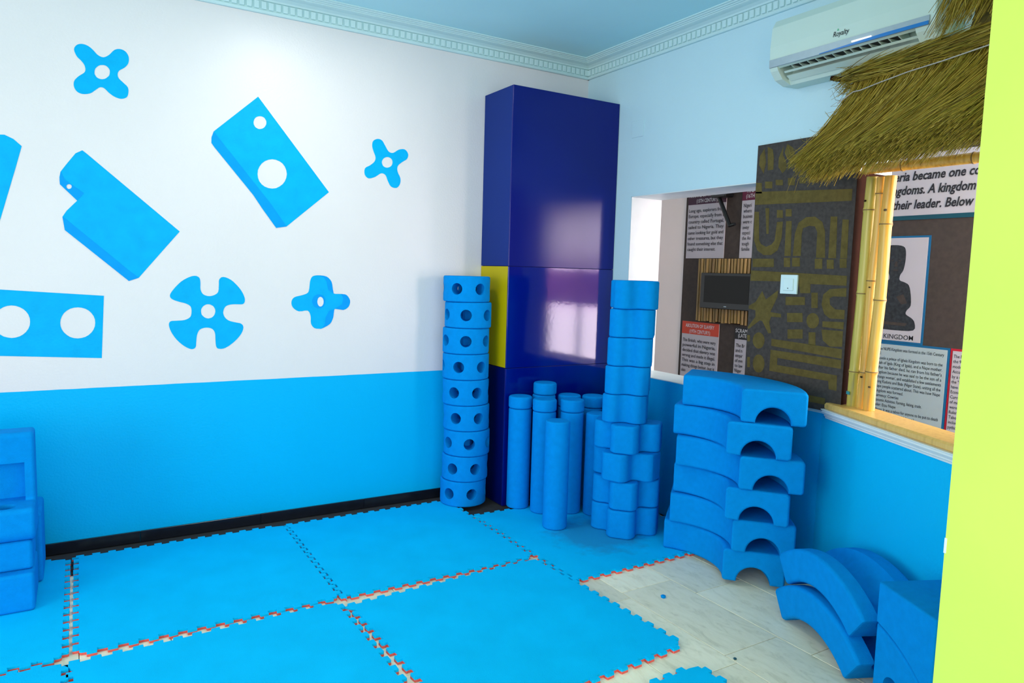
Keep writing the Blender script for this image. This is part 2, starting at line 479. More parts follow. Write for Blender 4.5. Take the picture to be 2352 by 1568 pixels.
# outlines of painted and printed shapes, in metres on their walls
SH = {"x1":[[-3.001,2.423],[-2.99,2.445],[-2.969,2.454],[-2.945,2.45],[-2.923,2.434],[-2.905,2.415],[-2.882,2.408],[-2.858,2.423],[-2.835,2.45],[-2.811,2.459],[-2.787,2.451],[-2.774,2.427],[-2.777,2.397],[-2.794,2.374],[-2.815,2.358],[-2.823,2.341],[-2.819,2.321],[-2.8,2.303],[-2.781,2.284],[-2.779,2.259],[-2.787,2.236],[-2.811,2.225],[-2.839,2.231],[-2.862,2.246],[-2.881,2.264],[-2.899,2.266],[-2.918,2.25],[-2.941,2.231],[-2.973,2.224],[-2.995,2.233],[-3.006,2.255],[-3.003,2.281],[-2.985,2.304],[-2.963,2.323],[-2.957,2.339],[-2.961,2.359],[-2.974,2.377],[-2.991,2.394]],"x1h":[[-2.856,2.344],[-2.857,2.335],[-2.86,2.326],[-2.866,2.319],[-2.873,2.312],[-2.88,2.308],[-2.889,2.305],[-2.897,2.305],[-2.905,2.307],[-2.912,2.311],[-2.916,2.317],[-2.92,2.325],[-2.92,2.333],[-2.919,2.342],[-2.916,2.35],[-2.91,2.358],[-2.904,2.364],[-2.896,2.369],[-2.887,2.371],[-2.879,2.372],[-2.871,2.37],[-2.865,2.366],[-2.86,2.36],[-2.856,2.352]],"b1":[[-2.17,2.33],[-1.788,1.862],[-2.023,1.657],[-2.079,1.646],[-2.152,1.746],[-2.198,1.814],[-2.39,2.043],[-2.404,2.063],[-2.403,2.092],[-2.392,2.123]],"b1s":[[-2.392,2.123],[-2.378,2.104],[-2.111,1.779],[-2.023,1.657],[-2.079,1.646],[-2.152,1.746],[-2.198,1.814],[-2.39,2.043],[-2.404,2.063],[-2.403,2.092]],"b1h1":[[-2.128,2.201],[-2.129,2.192],[-2.133,2.184],[-2.138,2.176],[-2.145,2.17],[-2.153,2.166],[-2.162,2.163],[-2.17,2.163],[-2.178,2.166],[-2.185,2.17],[-2.19,2.177],[-2.193,2.184],[-2.194,2.193],[-2.193,2.201],[-2.19,2.21],[-2.185,2.218],[-2.178,2.224],[-2.17,2.228],[-2.161,2.23],[-2.153,2.23],[-2.145,2.228],[-2.138,2.224],[-2.133,2.217],[-2.129,2.21]],"b1h2":[[-2.021,1.941],[-2.024,1.921],[-2.032,1.901],[-2.044,1.884],[-2.061,1.87],[-2.079,1.86],[-2.099,1.856],[-2.119,1.857],[-2.138,1.863],[-2.154,1.874],[-2.166,1.889],[-2.173,1.907],[-2.175,1.927],[-2.173,1.947],[-2.165,1.966],[-2.153,1.984],[-2.137,1.998],[-2.119,2.007],[-2.099,2.012],[-2.079,2.011],[-2.06,2.005],[-2.044,1.995],[-2.032,1.98],[-2.024,1.961]],"b2":[[-3.07,1.853],[-3.044,1.892],[-3.007,1.945],[-2.979,1.962],[-2.966,1.952],[-2.56,1.601],[-2.751,1.361],[-2.795,1.344],[-3.06,1.581],[-3.068,1.643],[-3.05,1.673],[-3.006,1.723],[-3.021,1.74],[-3.074,1.794],[-3.075,1.827]],"b2s1":[[-3.068,1.853],[-3.075,1.816],[-3.074,1.794],[-3.006,1.723],[-2.977,1.76],[-3.055,1.818]],"b2s2":[[-3.068,1.643],[-3.06,1.581],[-2.795,1.344],[-2.751,1.361],[-2.799,1.401],[-3.058,1.637]],"b2h":[[-3.026,1.788],[-3.028,1.782],[-3.031,1.778],[-3.035,1.776],[-3.04,1.775],[-3.044,1.777],[-3.047,1.781],[-3.048,1.786],[-3.047,1.791],[-3.044,1.795],[-3.039,1.798],[-3.035,1.798],[-3.03,1.796],[-3.027,1.792]],"l":[[-3.432,1.862],[-3.348,1.964],[-3.315,1.995],[-3.282,1.998],[-3.249,1.983],[-3.218,1.954],[-3.245,1.851],[-3.311,1.61],[-3.353,1.452],[-3.531,1.514]],"r":[[-3.444,1.303],[-2.905,1.27],[-2.921,0.962],[-3.455,0.995]],"rh1":[[-3.21,1.145],[-3.212,1.128],[-3.218,1.112],[-3.227,1.098],[-3.239,1.086],[-3.253,1.077],[-3.268,1.072],[-3.284,1.07],[-3.3,1.073],[-3.315,1.078],[-3.328,1.088],[-3.339,1.1],[-3.347,1.114],[-3.351,1.13],[-3.353,1.147],[-3.35,1.164],[-3.345,1.179],[-3.336,1.193],[-3.324,1.205],[-3.311,1.214],[-3.295,1.22],[-3.28,1.222],[-3.264,1.22],[-3.249,1.214],[-3.235,1.205],[-3.224,1.193],[-3.216,1.179],[-3.211,1.162]],"rh2":[[-2.945,1.137],[-2.947,1.12],[-2.953,1.104],[-2.962,1.09],[-2.974,1.078],[-2.988,1.069],[-3.004,1.064],[-3.02,1.062],[-3.036,1.064],[-3.052,1.07],[-3.065,1.08],[-3.076,1.092],[-3.084,1.106],[-3.089,1.122],[-3.09,1.139],[-3.088,1.155],[-3.082,1.171],[-3.074,1.185],[-3.062,1.197],[-3.048,1.206],[-3.033,1.211],[-3.016,1.213],[-3.0,1.211],[-2.985,1.206],[-2.971,1.197],[-2.96,1.185],[-2.951,1.17],[-2.946,1.154]],"w":[[-2.491,1.377],[-2.47,1.367],[-2.465,1.341],[-2.465,1.306],[-2.452,1.281],[-2.425,1.272],[-2.398,1.278],[-2.379,1.295],[-2.375,1.331],[-2.373,1.36],[-2.353,1.374],[-2.314,1.359],[-2.275,1.32],[-2.253,1.285],[-2.244,1.253],[-2.253,1.231],[-2.281,1.229],[-2.315,1.228],[-2.343,1.217],[-2.355,1.187],[-2.347,1.16],[-2.327,1.142],[-2.293,1.132],[-2.265,1.125],[-2.253,1.105],[-2.265,1.069],[-2.3,1.028],[-2.345,0.996],[-2.379,0.992],[-2.392,1.006],[-2.395,1.042],[-2.397,1.077],[-2.411,1.099],[-2.44,1.106],[-2.471,1.096],[-2.485,1.067],[-2.489,1.032],[-2.493,1.003],[-2.513,0.994],[-2.547,1.011],[-2.583,1.046],[-2.608,1.087],[-2.618,1.122],[-2.61,1.141],[-2.581,1.144],[-2.545,1.147],[-2.518,1.161],[-2.51,1.186],[-2.514,1.217],[-2.538,1.233],[-2.57,1.242],[-2.601,1.255],[-2.611,1.274],[-2.595,1.304],[-2.558,1.345],[-2.52,1.369]],"wh":[[-2.394,1.192],[-2.396,1.182],[-2.399,1.173],[-2.405,1.165],[-2.412,1.159],[-2.421,1.156],[-2.43,1.154],[-2.439,1.156],[-2.447,1.16],[-2.454,1.166],[-2.46,1.173],[-2.463,1.182],[-2.464,1.192],[-2.463,1.202],[-2.459,1.211],[-2.454,1.218],[-2.446,1.224],[-2.438,1.228],[-2.429,1.229],[-2.42,1.228],[-2.412,1.224],[-2.404,1.219],[-2.399,1.211],[-2.395,1.202]],"x2":[[-1.536,2.145],[-1.53,2.175],[-1.503,2.19],[-1.476,2.184],[-1.455,2.154],[-1.434,2.125],[-1.406,2.121],[-1.372,2.143],[-1.334,2.149],[-1.312,2.125],[-1.319,2.095],[-1.35,2.073],[-1.377,2.047],[-1.377,2.015],[-1.359,1.978],[-1.362,1.943],[-1.383,1.92],[-1.418,1.925],[-1.439,1.958],[-1.453,1.988],[-1.48,1.996],[-1.514,1.973],[-1.555,1.96],[-1.579,1.979],[-1.578,2.015],[-1.549,2.034],[-1.522,2.058],[-1.515,2.084],[-1.527,2.115]],"x2h":[[-1.41,2.066],[-1.411,2.058],[-1.414,2.05],[-1.419,2.043],[-1.426,2.038],[-1.434,2.034],[-1.442,2.032],[-1.451,2.032],[-1.459,2.034],[-1.466,2.038],[-1.471,2.044],[-1.474,2.051],[-1.476,2.059],[-1.475,2.067],[-1.471,2.075],[-1.466,2.082],[-1.46,2.087],[-1.452,2.091],[-1.443,2.093],[-1.435,2.093],[-1.427,2.091],[-1.42,2.087],[-1.414,2.081],[-1.411,2.074]],"x3":[[-1.894,1.357],[-1.882,1.385],[-1.851,1.394],[-1.8,1.388],[-1.771,1.359],[-1.763,1.315],[-1.758,1.292],[-1.715,1.29],[-1.682,1.284],[-1.661,1.252],[-1.669,1.217],[-1.701,1.197],[-1.751,1.204],[-1.76,1.155],[-1.779,1.117],[-1.824,1.092],[-1.837,1.09],[-1.869,1.095],[-1.888,1.121],[-1.89,1.163],[-1.907,1.194],[-1.956,1.19],[-1.99,1.213],[-1.997,1.244],[-1.981,1.269],[-1.938,1.281],[-1.907,1.294],[-1.898,1.319]],"x3s1":[[-1.844,1.394],[-1.8,1.388],[-1.771,1.359],[-1.763,1.315],[-1.758,1.292],[-1.789,1.311],[-1.8,1.359],[-1.815,1.383]],"x3s2":[[-1.715,1.29],[-1.682,1.284],[-1.661,1.252],[-1.669,1.217],[-1.701,1.197],[-1.751,1.204],[-1.708,1.232],[-1.702,1.264]],"x3s3":[[-1.754,1.204],[-1.76,1.155],[-1.779,1.117],[-1.824,1.092],[-1.809,1.117],[-1.804,1.156],[-1.786,1.191]],"x3h":[[-1.806,1.247],[-1.807,1.235],[-1.813,1.223],[-1.821,1.214],[-1.832,1.209],[-1.844,1.207],[-1.855,1.209],[-1.866,1.214],[-1.874,1.223],[-1.88,1.234],[-1.882,1.247],[-1.88,1.259],[-1.875,1.27],[-1.866,1.279],[-1.856,1.285],[-1.844,1.287],[-1.832,1.285],[-1.821,1.28],[-1.813,1.271],[-1.807,1.26]],"x3w":[[-1.817,1.245],[-1.818,1.234],[-1.822,1.225],[-1.828,1.219],[-1.835,1.217],[-1.842,1.219],[-1.847,1.225],[-1.851,1.234],[-1.853,1.244],[-1.851,1.255],[-1.848,1.264],[-1.842,1.27],[-1.835,1.272],[-1.828,1.27],[-1.822,1.264],[-1.818,1.255]],"panel":[[[-1.528,2.103],[-1.502,2.069],[-1.499,2.024],[-1.532,1.976],[-1.542,2.033]],[[-1.547,2.109],[-1.579,2.092],[-1.589,2.05],[-1.59,1.991],[-1.556,1.99]],[[-1.644,2.101],[-1.619,2.046],[-1.619,2.001],[-1.647,1.967],[-1.669,1.987],[-1.664,2.023],[-1.642,2.057]],[[-1.665,2.107],[-1.699,2.085],[-1.715,2.044],[-1.705,2.001],[-1.675,1.977],[-1.677,2.026],[-1.652,2.069]],[[-1.771,2.08],[-1.748,2.053],[-1.741,2.01],[-1.759,1.973],[-1.782,2.005]],[[-1.796,2.085],[-1.833,2.063],[-1.841,2.015],[-1.829,1.983],[-1.8,1.969]],[[-1.477,1.935],[-1.524,1.931],[-1.528,1.878],[-1.481,1.881]],[[-1.543,1.936],[-1.589,1.932],[-1.591,1.898],[-1.546,1.902]],[[-1.608,1.939],[-1.652,1.935],[-1.654,1.908],[-1.61,1.912]],[[-1.681,1.941],[-1.721,1.938],[-1.723,1.902],[-1.683,1.906]],[[-1.747,1.939],[-1.783,1.936],[-1.785,1.905],[-1.749,1.909]],[[-1.808,1.938],[-1.848,1.934],[-1.85,1.904],[-1.81,1.907]],[[-1.478,1.889],[-2.032,1.859],[-2.032,1.806],[-1.477,1.823]],[[-1.476,1.788],[-1.517,1.786],[-1.528,1.645],[-1.541,1.622],[-1.574,1.607],[-1.607,1.618],[-1.625,1.638],[-1.632,1.729],[-1.667,1.73],[-1.666,1.646],[-1.646,1.588],[-1.608,1.565],[-1.563,1.565],[-1.521,1.589],[-1.496,1.641]],[[-1.627,1.789],[-1.663,1.786],[-1.666,1.748],[-1.63,1.75]],[[-1.679,1.79],[-1.714,1.788],[-1.717,1.752],[-1.682,1.754]],[[-1.686,1.731],[-1.719,1.73],[-1.726,1.56],[-1.689,1.56]],[[-1.738,1.56],[-1.742,1.667],[-1.758,1.719],[-1.798,1.744],[-1.848,1.745],[-1.889,1.718],[-1.907,1.674],[-1.917,1.55],[-1.868,1.55],[-1.866,1.671],[-1.851,1.698],[-1.821,1.703],[-1.786,1.692],[-1.781,1.665],[-1.784,1.56]],[[-1.931,1.741],[-1.966,1.739],[-1.974,1.548],[-1.934,1.548]],[[-1.993,1.725],[-2.025,1.722],[-2.03,1.548],[-1.995,1.548]],[[-1.494,1.547],[-1.627,1.547],[-1.63,1.505],[-1.498,1.504]],[[-1.687,1.551],[-1.723,1.551],[-1.727,1.506],[-1.69,1.506]],[[-1.735,1.551],[-1.779,1.551],[-1.783,1.509],[-1.738,1.508]],[[-1.862,1.546],[-1.903,1.546],[-1.906,1.499],[-1.866,1.498]],[[-1.926,1.542],[-1.963,1.542],[-1.966,1.499],[-1.93,1.499]],[[-1.993,1.546],[-2.028,1.546],[-2.031,1.504],[-1.996,1.504]],[[-1.556,1.802],[-1.579,1.801],[-1.586,1.672],[-1.572,1.672]],[[-1.481,1.487],[-1.637,1.482],[-2.036,1.468],[-2.037,1.423],[-1.848,1.426],[-1.851,1.382],[-1.795,1.38],[-1.78,1.435],[-1.479,1.433]],[[-1.529,1.325],[-1.477,1.303],[-1.478,1.288],[-1.532,1.282],[-1.535,1.249],[-1.485,1.19],[-1.495,1.181],[-1.565,1.232],[-1.58,1.228],[-1.621,1.17],[-1.639,1.172],[-1.623,1.227],[-1.633,1.255],[-1.693,1.255],[-1.692,1.273],[-1.626,1.278],[-1.663,1.354],[-1.666,1.391],[-1.594,1.34],[-1.568,1.383],[-1.539,1.339]],[[-1.712,1.359],[-1.822,1.363],[-1.825,1.324],[-1.715,1.318]],[[-1.856,1.385],[-1.891,1.386],[-1.896,1.314],[-1.862,1.312]],[[-1.726,1.28],[-1.815,1.285],[-1.819,1.241],[-1.73,1.235]],[[-1.735,1.199],[-1.822,1.206],[-1.825,1.161],[-1.739,1.153]],[[-1.908,1.254],[-1.907,1.24],[-1.9,1.227],[-1.89,1.218],[-1.877,1.215],[-1.863,1.216],[-1.851,1.223],[-1.843,1.235],[-1.839,1.249],[-1.84,1.264],[-1.847,1.276],[-1.858,1.285],[-1.871,1.289],[-1.885,1.287],[-1.896,1.28],[-1.905,1.268]],[[-1.602,1.131],[-1.6,1.115],[-1.593,1.1],[-1.582,1.09],[-1.567,1.085],[-1.553,1.087],[-1.54,1.095],[-1.53,1.108],[-1.526,1.124],[-1.528,1.14],[-1.535,1.155],[-1.547,1.165],[-1.561,1.17],[-1.576,1.168],[-1.588,1.16],[-1.598,1.147]],[[-1.611,1.014],[-1.609,0.995],[-1.602,0.979],[-1.591,0.967],[-1.577,0.962],[-1.562,0.963],[-1.549,0.972],[-1.54,0.986],[-1.535,1.004],[-1.537,1.023],[-1.544,1.039],[-1.555,1.051],[-1.57,1.056],[-1.584,1.054],[-1.597,1.046],[-1.606,1.031]],[[-1.488,1.149],[-1.506,1.151],[-1.509,1.117],[-1.491,1.116]],[[-1.497,1.034],[-1.515,1.036],[-1.519,0.983],[-1.501,0.981]],[[-2.038,1.413],[-1.952,1.405],[-1.921,1.379],[-1.915,1.331],[-1.933,1.288],[-1.963,1.269],[-2.038,1.27],[-2.037,1.312],[-1.988,1.313],[-1.96,1.333],[-1.956,1.363],[-1.974,1.372],[-2.039,1.373]],[[-1.926,1.253],[-2.037,1.257],[-2.037,1.223],[-1.928,1.227]],[[-1.924,1.214],[-2.036,1.215],[-2.037,1.143],[-1.973,1.138],[-1.935,1.163]],[[-1.643,1.144],[-2.038,1.132],[-2.039,1.088],[-1.977,1.091],[-1.644,1.108]],[[-1.856,1.195],[-1.893,1.198],[-1.898,1.135],[-1.859,1.136]],[[-1.642,1.088],[-1.978,1.083],[-2.037,1.081],[-2.039,1.041],[-1.687,1.051],[-1.687,1.016],[-2.022,1.008],[-2.025,0.936],[-1.984,0.938],[-1.979,0.976],[-1.642,0.98]],[[-1.822,0.895],[-1.969,0.892],[-1.971,0.862],[-1.846,0.862]]]}

# ------------------------------------------------------------------ the setting
ZS = 0.8175            # paint line / window sill height
CEIL = 2.868


def struct(name, mb, material, parent=None, **k):
    o = mb.build(name, material, parent, **k)
    if parent is None: o['kind'] = 'structure'
    return o


floor = struct('floor', MB().box(-5.2, 2.2, -7.0, 2.7, -0.10, -0.004), 'grout')
TW, TL = 0.303, 0.61
tile_me = MB().box(-TW / 2 + .0012, TW / 2 - .0012, -TL / 2 + .0012, TL / 2 - .0012, -0.012, 0).mesh('tile', None, 0.0012, 1)
tile_me.materials.append(M['stone'])
for i in range(12):
    x = -0.165 - 0.303 * i + 0.0
    sh = (0.0, 0.35, 0.12, 0.45, 0.22)[i % 5]
    for j in range(7):
        y = -2.15 + 0.305 + sh + TL * (j - 3) + (0 if i != 2 else -0.22 + 0.0)
        if -3.6 < y < -0.3:
            o = bpy.data.objects.new('tile', tile_me); C.objects.link(o); o.location = (x, y, 0); o.parent = floor

ceiling = struct('ceiling', MB().box(-5.2, 2.2, -5.0, 2.7, CEIL, CEIL + .12), 'ceil')
wall_left = struct('wall_left', MB().box(-5.2, 0.25, 0, 0.16, 0, 2.9), 'wall_l')
wr = MB()
wr.box(0, .25, -2.05, 0, 0, ZS).box(0, .25, -.50, 0, ZS, 1.94).box(0, .25, -2.05, -1.49, ZS, 1.94).box(0, .25, -2.05, 0, 1.94, 2.9).box(0, .25, -3.4, -2.05, 2.12, 2.9)
wall_right = struct('wall_right', wr, 'wall_r')
rv = MB().box(.0, .252, -.504, -.4995, ZS, 1.94).build('jamb_lining', 'white_trim', wall_right)
MB().box(.0, .252, -1.4905, -.4995, 1.936, 1.9405).build('lintel_lining', 'white_trim', wall_right)
MB().box(.0, .252, -1.4905, -.4995, ZS - .0005, ZS + .004).build('sill_lining', 'white_trim', wall_right)
# lime partition at the photographer's right hand
lime = struct('wall_front', MB().box(-1.099, 0.0, -4.6, -3.1, 0, 2.9), 'lime')
MB().box(-1.1005, -1.0985, -3.1045, -3.0985, .745, .785).build('paint_chip', 'white_trim', lime)

# low wall that turns into the room and carries the display window
A24 = math.radians(24)
SU = Vector((-math.sin(A24), -math.cos(A24), 0)); SN = Vector((-math.cos(A24), math.sin(A24), 0)); SP0 = Vector((0, -1.95, 0))


def SP(s, off, z):
    p = SP0 + SU * s + SN * off
    return (p.x, p.y, z)


def sbox(mb, s0, s1, o0, o1, z0, z1):
    n = len(mb.v)
    mb.v += [SP(s, o, z) for z in (z0, z1) for o in (o0, o1) for s in (s0, s1)]
    mb.f += [[n + i for i in q] for q in ((0, 2, 3, 1), (4, 5, 7, 6), (0, 1, 5, 4), (2, 6, 7, 3), (0, 4, 6, 2), (1, 3, 7, 5))]
    return mb


struct('wall_low', sbox(MB(), 0.0, 1.30, -0.13, 0, 0, 0.80), 'wall_s')


def sweep_s(profile, s0, s1):
    return MB().loft([[SP(s, a, z) for a, z in profile] for s in (s0, s1)])


trim = tag(bpy.data.objects.new('trim_1', None), kind='structure'); C.objects.link(trim)
sweep_s([(-.14, .846), (.012, .846), (.018, .852), (.018, .868), (.010, .876), (-.14, .876)], .045, 1.28).build('sill_board', 'wood', trim)
sweep_s([(-.01, .800), (.004, .800), (.006, .808), (.012, .812), (.010, .818), (.020, .822), (.026, .832), (.022, .838), (.030, .842), (.030, .8455), (-.01, .8455)], .035, 1.28).build('moulding', 'white_trim', trim)

# far room seen through the two openings
FX = 1.8
wf = MB()
wf.box(FX, FX + .15, -2.65, 2.5, 0, 2.9).box(FX, FX + .15, -4.1, -3.85, 0, 2.9).box(FX, FX + .15, -3.85, -2.65, 0, .42).box(FX, FX + .15, -3.85, -2.65, 2.15, 2.9)
struct('wall_far', wf, 'wall_far')
struct('wall_end', MB().box(0.0, FX, -4.25, -4.1, 0, 2.9), 'wall_far')
struct('wall_north', MB().box(0.25, FX, 2.4, 2.55, 0, 2.9), 'wall_far')
win = tag(bpy.data.objects.new('window_1', None), kind='structure'); C.objects.link(win)
for a, b in ((-3.85, -3.27), (-3.23, -2.65)):
    MB().box(FX + .09, FX + .10, a + .03, b - .03, .47, 2.10).build('pane', 'pane', win)
fr = MB()
for a, b in ((-3.85, -3.81), (-3.27, -3.23), (-2.69, -2.65)): fr.box(FX + .06, FX + .12, a, b, .42, 2.15)
fr.box(FX + .06, FX + .12, -3.85, -2.65, .42, .47).box(FX + .06, FX + .12, -3.85, -2.65, 2.10, 2.15)
fr.build('window_frame', 'white_trim', win)

# cornice: swept profile plus separate dentil blocks
prof = [(0, 2.757), (.014, 2.757), (.018, 2.762), (.018, 2.771), (.011, 2.775), (.011, 2.818), (.020, 2.820), (.024, 2.828), (.040, 2.838), (.060, 2.843),
        (.068, 2.846), (.070, 2.850), (.078, 2.851), (.080, 2.855), (.090, 2.856), (.094, 2.861), (.104, 2.862), (.104, 2.869), (0, 2.869)]
cor = tag(bpy.data.objects.new('trim_2', None), kind='structure'); C.objects.link(cor)
MB().loft([[(x, -p, z) for p, z in prof] for x in (-5.0, 0.0)]).build('moulding', 'cornice', cor)
MB().loft([[(-p, y, z) for p, z in prof] for y in (-3.2, 0.0)]).build('moulding', 'cornice', cor)
den = MB().box(-.0125, .0125, -.0105, 0, -.019, .019).mesh('dentil', None, 0.0015, 1); den.materials.append(M['cornice'])
for k in range(84):
    o = bpy.data.objects.new('dentil', den); C.objects.link(o); o.location = (-.032 - .037 * k, -.011, 2.796); o.parent = cor
for k in range(56):
    o = bpy.data.objects.new('dentil', den); C.objects.link(o); o.location = (-.011, -.032 - .037 * k, 2.796); o.rotation_euler = (0, 0, -math.pi / 2); o.parent = cor

# black skirting tiles along the mural wall
bb = tag(bpy.data.objects.new('baseboard_left', None), kind='structure'); C.objects.link(bb)
for k, x0 in enumerate((-0.97, -1.57, -2.17, -2.77, -3.37, -3.97, -4.57)):
    MB().box(x0 - .5985, x0, -.011, 0, 0, .058).build('skirting_tile', 'black_tile', bb, bevel=.0015, segs=1)

# murals painted on the wall
EPS = 0.0012
def paint(name, polys, material, parent, label=None, d=EPS):
    o = MB().tris(polys, lambda x, z: (x, -d, z)).build(name, material, parent)
    if label: o['label'] = label
    return o


def smooth(poly, n=3):
    out = []; k = len(poly)
    for i in range(k):
        p0, p1, p2, p3 = (Vector(poly[(i + j) % k]) for j in (-1, 0, 1, 2))
        for q in range(n):
            t = q / n
            out.append(tuple(0.5 * ((2 * p1) + (p2 - p0) * t + (2 * p0 - 5 * p1 + 4 * p2 - p3) * t * t + (3 * p1 - p0 - 3 * p2 + p3) * t ** 3)))
    return out


paint('painted_cross', [smooth(SH['x1']), SH['x1h']], 'mural', wall_left, 'blue painted four-lobed cross at the upper left of the white wall')
o = paint('painted_block', [SH['b1'], SH['b1h1'], SH['b1h2']], 'mural', wall_left, 'blue painted tilted block with one small and one large round hole')
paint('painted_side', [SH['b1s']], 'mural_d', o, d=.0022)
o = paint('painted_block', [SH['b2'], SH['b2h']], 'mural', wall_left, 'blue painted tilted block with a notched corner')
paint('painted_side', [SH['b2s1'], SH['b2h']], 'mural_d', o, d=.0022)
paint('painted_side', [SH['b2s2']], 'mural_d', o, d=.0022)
paint('painted_block', [SH['l']], 'mural', wall_left, 'blue painted rounded block cut off by the left edge')
paint('painted_block', [SH['r'], SH['rh1'], SH['rh2']], 'mural', wall_left, 'blue painted rectangle with two large round holes')
paint('painted_wheel', [smooth(SH['w']), SH['wh']], 'mural', wall_left, 'blue painted wheel with four slots and a centre hole')
paint('painted_cross', [smooth(SH['x2']), SH['x2h']], 'mural', wall_left, 'small blue painted cross near the tall cabinet')
o = paint('painted_cross', [smooth(SH['x3'])], 'mural', wall_left, 'small blue painted cross drawn with shaded thickness')
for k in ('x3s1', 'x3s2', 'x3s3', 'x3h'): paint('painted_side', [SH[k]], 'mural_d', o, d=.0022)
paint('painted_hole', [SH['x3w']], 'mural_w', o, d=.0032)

# ------------------------------------------------------------------ ceiling lamp (out of frame, lights the room)
t = thing('ceiling_lamp', 'round white flush lamp on the ceiling', 'lamp', (-1.97, -.86, CEIL))
soft_prism(circle(.19, 40), -.035, 0, .008).build('base', 'white_trim', t, smooth=.6)
soft_prism(circle(.165, 40), -.050, -.035, .006).build('diffuser', 'lamp', t, smooth=.6)

# ------------------------------------------------------------------ tall corner cabinet
t = thing('corner_cabinet', 'tall dark blue glossy cabinet in the corner with a yellow side panel', 'cabinet')
X0, YF, ZT = -.801, -.349, 2.5157 + .02
Z1, Z2 = 1.478, .86
g = .0015
MB().box(X0 + .012, -.004, YF + .012, -.004, 0, ZT - .004).build('carcass', 'lam_dark', t)
for z0, z1, mf, ms, nm in ((Z1, ZT, 'lam_blue2', 'lam_side', 'upper'), (Z2, Z1, 'lam_blue', 'lam_yel', 'middle'), (0, Z2, 'lam_blue', 'lam_dark', 'lower')):
    f = MB().box(X0, -.004, YF, YF + .011, z0 + g, z1 - g).build('front_panel', mf, t, bevel=.001, segs=1)
    s_ = MB().box(X0, X0 + .011, YF + .0115, -.004, z0 + g, z1 - g).build('side_panel', ms, t, bevel=.001, segs=1)
    if nm == 'middle': s_['label'] = 'yellow side panel'
MB().box(X0, -.004, YF, -.004, ZT - .003, ZT).build('top_panel', 'lam_side', t)

# ------------------------------------------------------------------ interlocking floor mats
def tooth_side(p, q, n, d, phase, fl=1.0):
    """Outline points from p to q with n jigsaw teeth of depth d."""
    p = Vector(p); q = Vector(q); u = (q - p); L = u.length; u.normalize(); w = Vector((u.y, -u.x))
    out = []; per = L / n
    for i in range(n):
        a = i * per
        s = [(0.01, 0), (0.27, 0), (0.255, .5), (0.25, .85), (.27, 1), (0.73, 1), (.75, .85), (0.745, .5), (0.73, 0), (.99, 0)]
        for t_, h in s:
            tt = (t_ + phase)
            out.append(p + u * (a + tt * per) + w * (h * d * fl))
    return [tuple(v) for v in out]


def foam_mat(label, x0, x1, y0, y1, rz=0.0, seed=0, lp=.5, top='mat_top'):
    cx, cy = (x0 + x1) / 2, (y0 + y1) / 2
    a, b = (x1 - x0) / 2, (y1 - y0) / 2
    rnd = random.Random(seed)
    d = .0125
    ins = .012
    A, B = a - ins, b - ins
    e = .006
    pts = []
    sides = [((-A + e, -B), (A - e, -B)), ((A, -B + e), (A, B - e)), ((A - e, B), (-A + e, B)), ((-A, B - e), (-A, -B + e))]
    for i, (p, q) in enumerate(sides):
        ph = 0.0 if i in (0, 1) else (lp if i == 3 else .5)
        tp = tooth_side(p, q, 14, d * 1.7, ph)
        pts += [(x + rnd.uniform(-.0012, .0012), y + rnd.uniform(-.0012, .0012)) for x, y in tp]
    t_ = thing('floor_mat', label, 'floor mat', (cx, cy, 0), rz, 'interlocking blue floor mats')
    MB().loft([[(x, y, 0.0005) for x, y in pts], [(x, y, .0095) for x, y in pts]]).build('lower_layer', 'mat_red', t_)
    MB().loft([[(x, y, .0096) for x, y in pts], [(x, y, .0198) for x, y in offset(pts, 0.0003)]]).build('top_layer', top, t_)
    return t_


foam_mat('blue floor mat at the left, under the foam block stack', -4.075, -3.085, -1.14, -.125, 0, 1)
foam_mat('blue floor mat along the wall beneath the painted wheel', -3.055, -2.068, -1.13, -.13, 0, 2, 0)
foam_mat('blue floor mat along the wall in front of the drum stack', -2.062, -1.075, -1.135, -.135, 0, 3)
foam_mat('blue floor mat in the corner under the foam cylinders', -1.055, -.055, -1.462, -.46, 0, 4, top='mat_stain')
foam_mat('blue floor mat at the bottom left corner', -4.085, -3.085, -2.18, -1.168, 0, 5)
foam_mat('blue floor mat nearest the camera at the bottom left', -3.06, -2.078, -2.175, -1.175, math.radians(1.8), 6)
foam_mat('blue floor mat at the centre with its right edges free', -2.04, -1.05, -2.165, -1.185, math.radians(3.5), 7)
foam_mat('blue floor mat whose corner peeks in at the bottom edge', -2.02, -1.06, -3.26, -2.285, math.radians(3.0), 8)

def flink(name, me, material=None):
    o = link(name, me, material)
    o.modifiers.new('weighted_normals', 'WEIGHTED_NORMAL').keep_sharp = True
    return o


# ------------------------------------------------------------------ foam drums with holes (tall stack by the cabinet)
MT = .0202            # top of the mats
RH = .1548
ring_me = soft_prism(circle(.141, 64), 0, RH - .0012, .010, 3).mesh('drum_base')
cuts = []
for k in range(6):
    a = k * math.pi / 3
    d = Vector((math.cos(a), math.sin(a), 0)); e = Vector((-d.y, d.x, 0))
    cuts.append(MB().loft([[d * q + e * (.034 * math.cos(w)) + Vector((0, 0, RH * .5 + .034 * math.sin(w))) for w in (2 * math.pi * j / 24 for j in range(24))] for q in (.028, .2)]).mesh('cut'))
drum_me = boolean(ring_me, cuts, 'drum')
drum_me.materials.clear(); drum_me.materials.append(M['foam'])
ordinal = ['bottom', 'second lowest', 'third lowest', 'fourth lowest', 'middle', 'fourth from the top', 'third from the top', 'second from the top', 'topmost']
VA = math.atan2(-3.86, -2.02)       # direction from the stack to the camera
offs = [(0, 23), (.008, 27.5), (.016, 7), (.010, 33), (.003, 30), (0, 42.5), (-.002, 0), (.008, -5), (-.004, 35.5)]
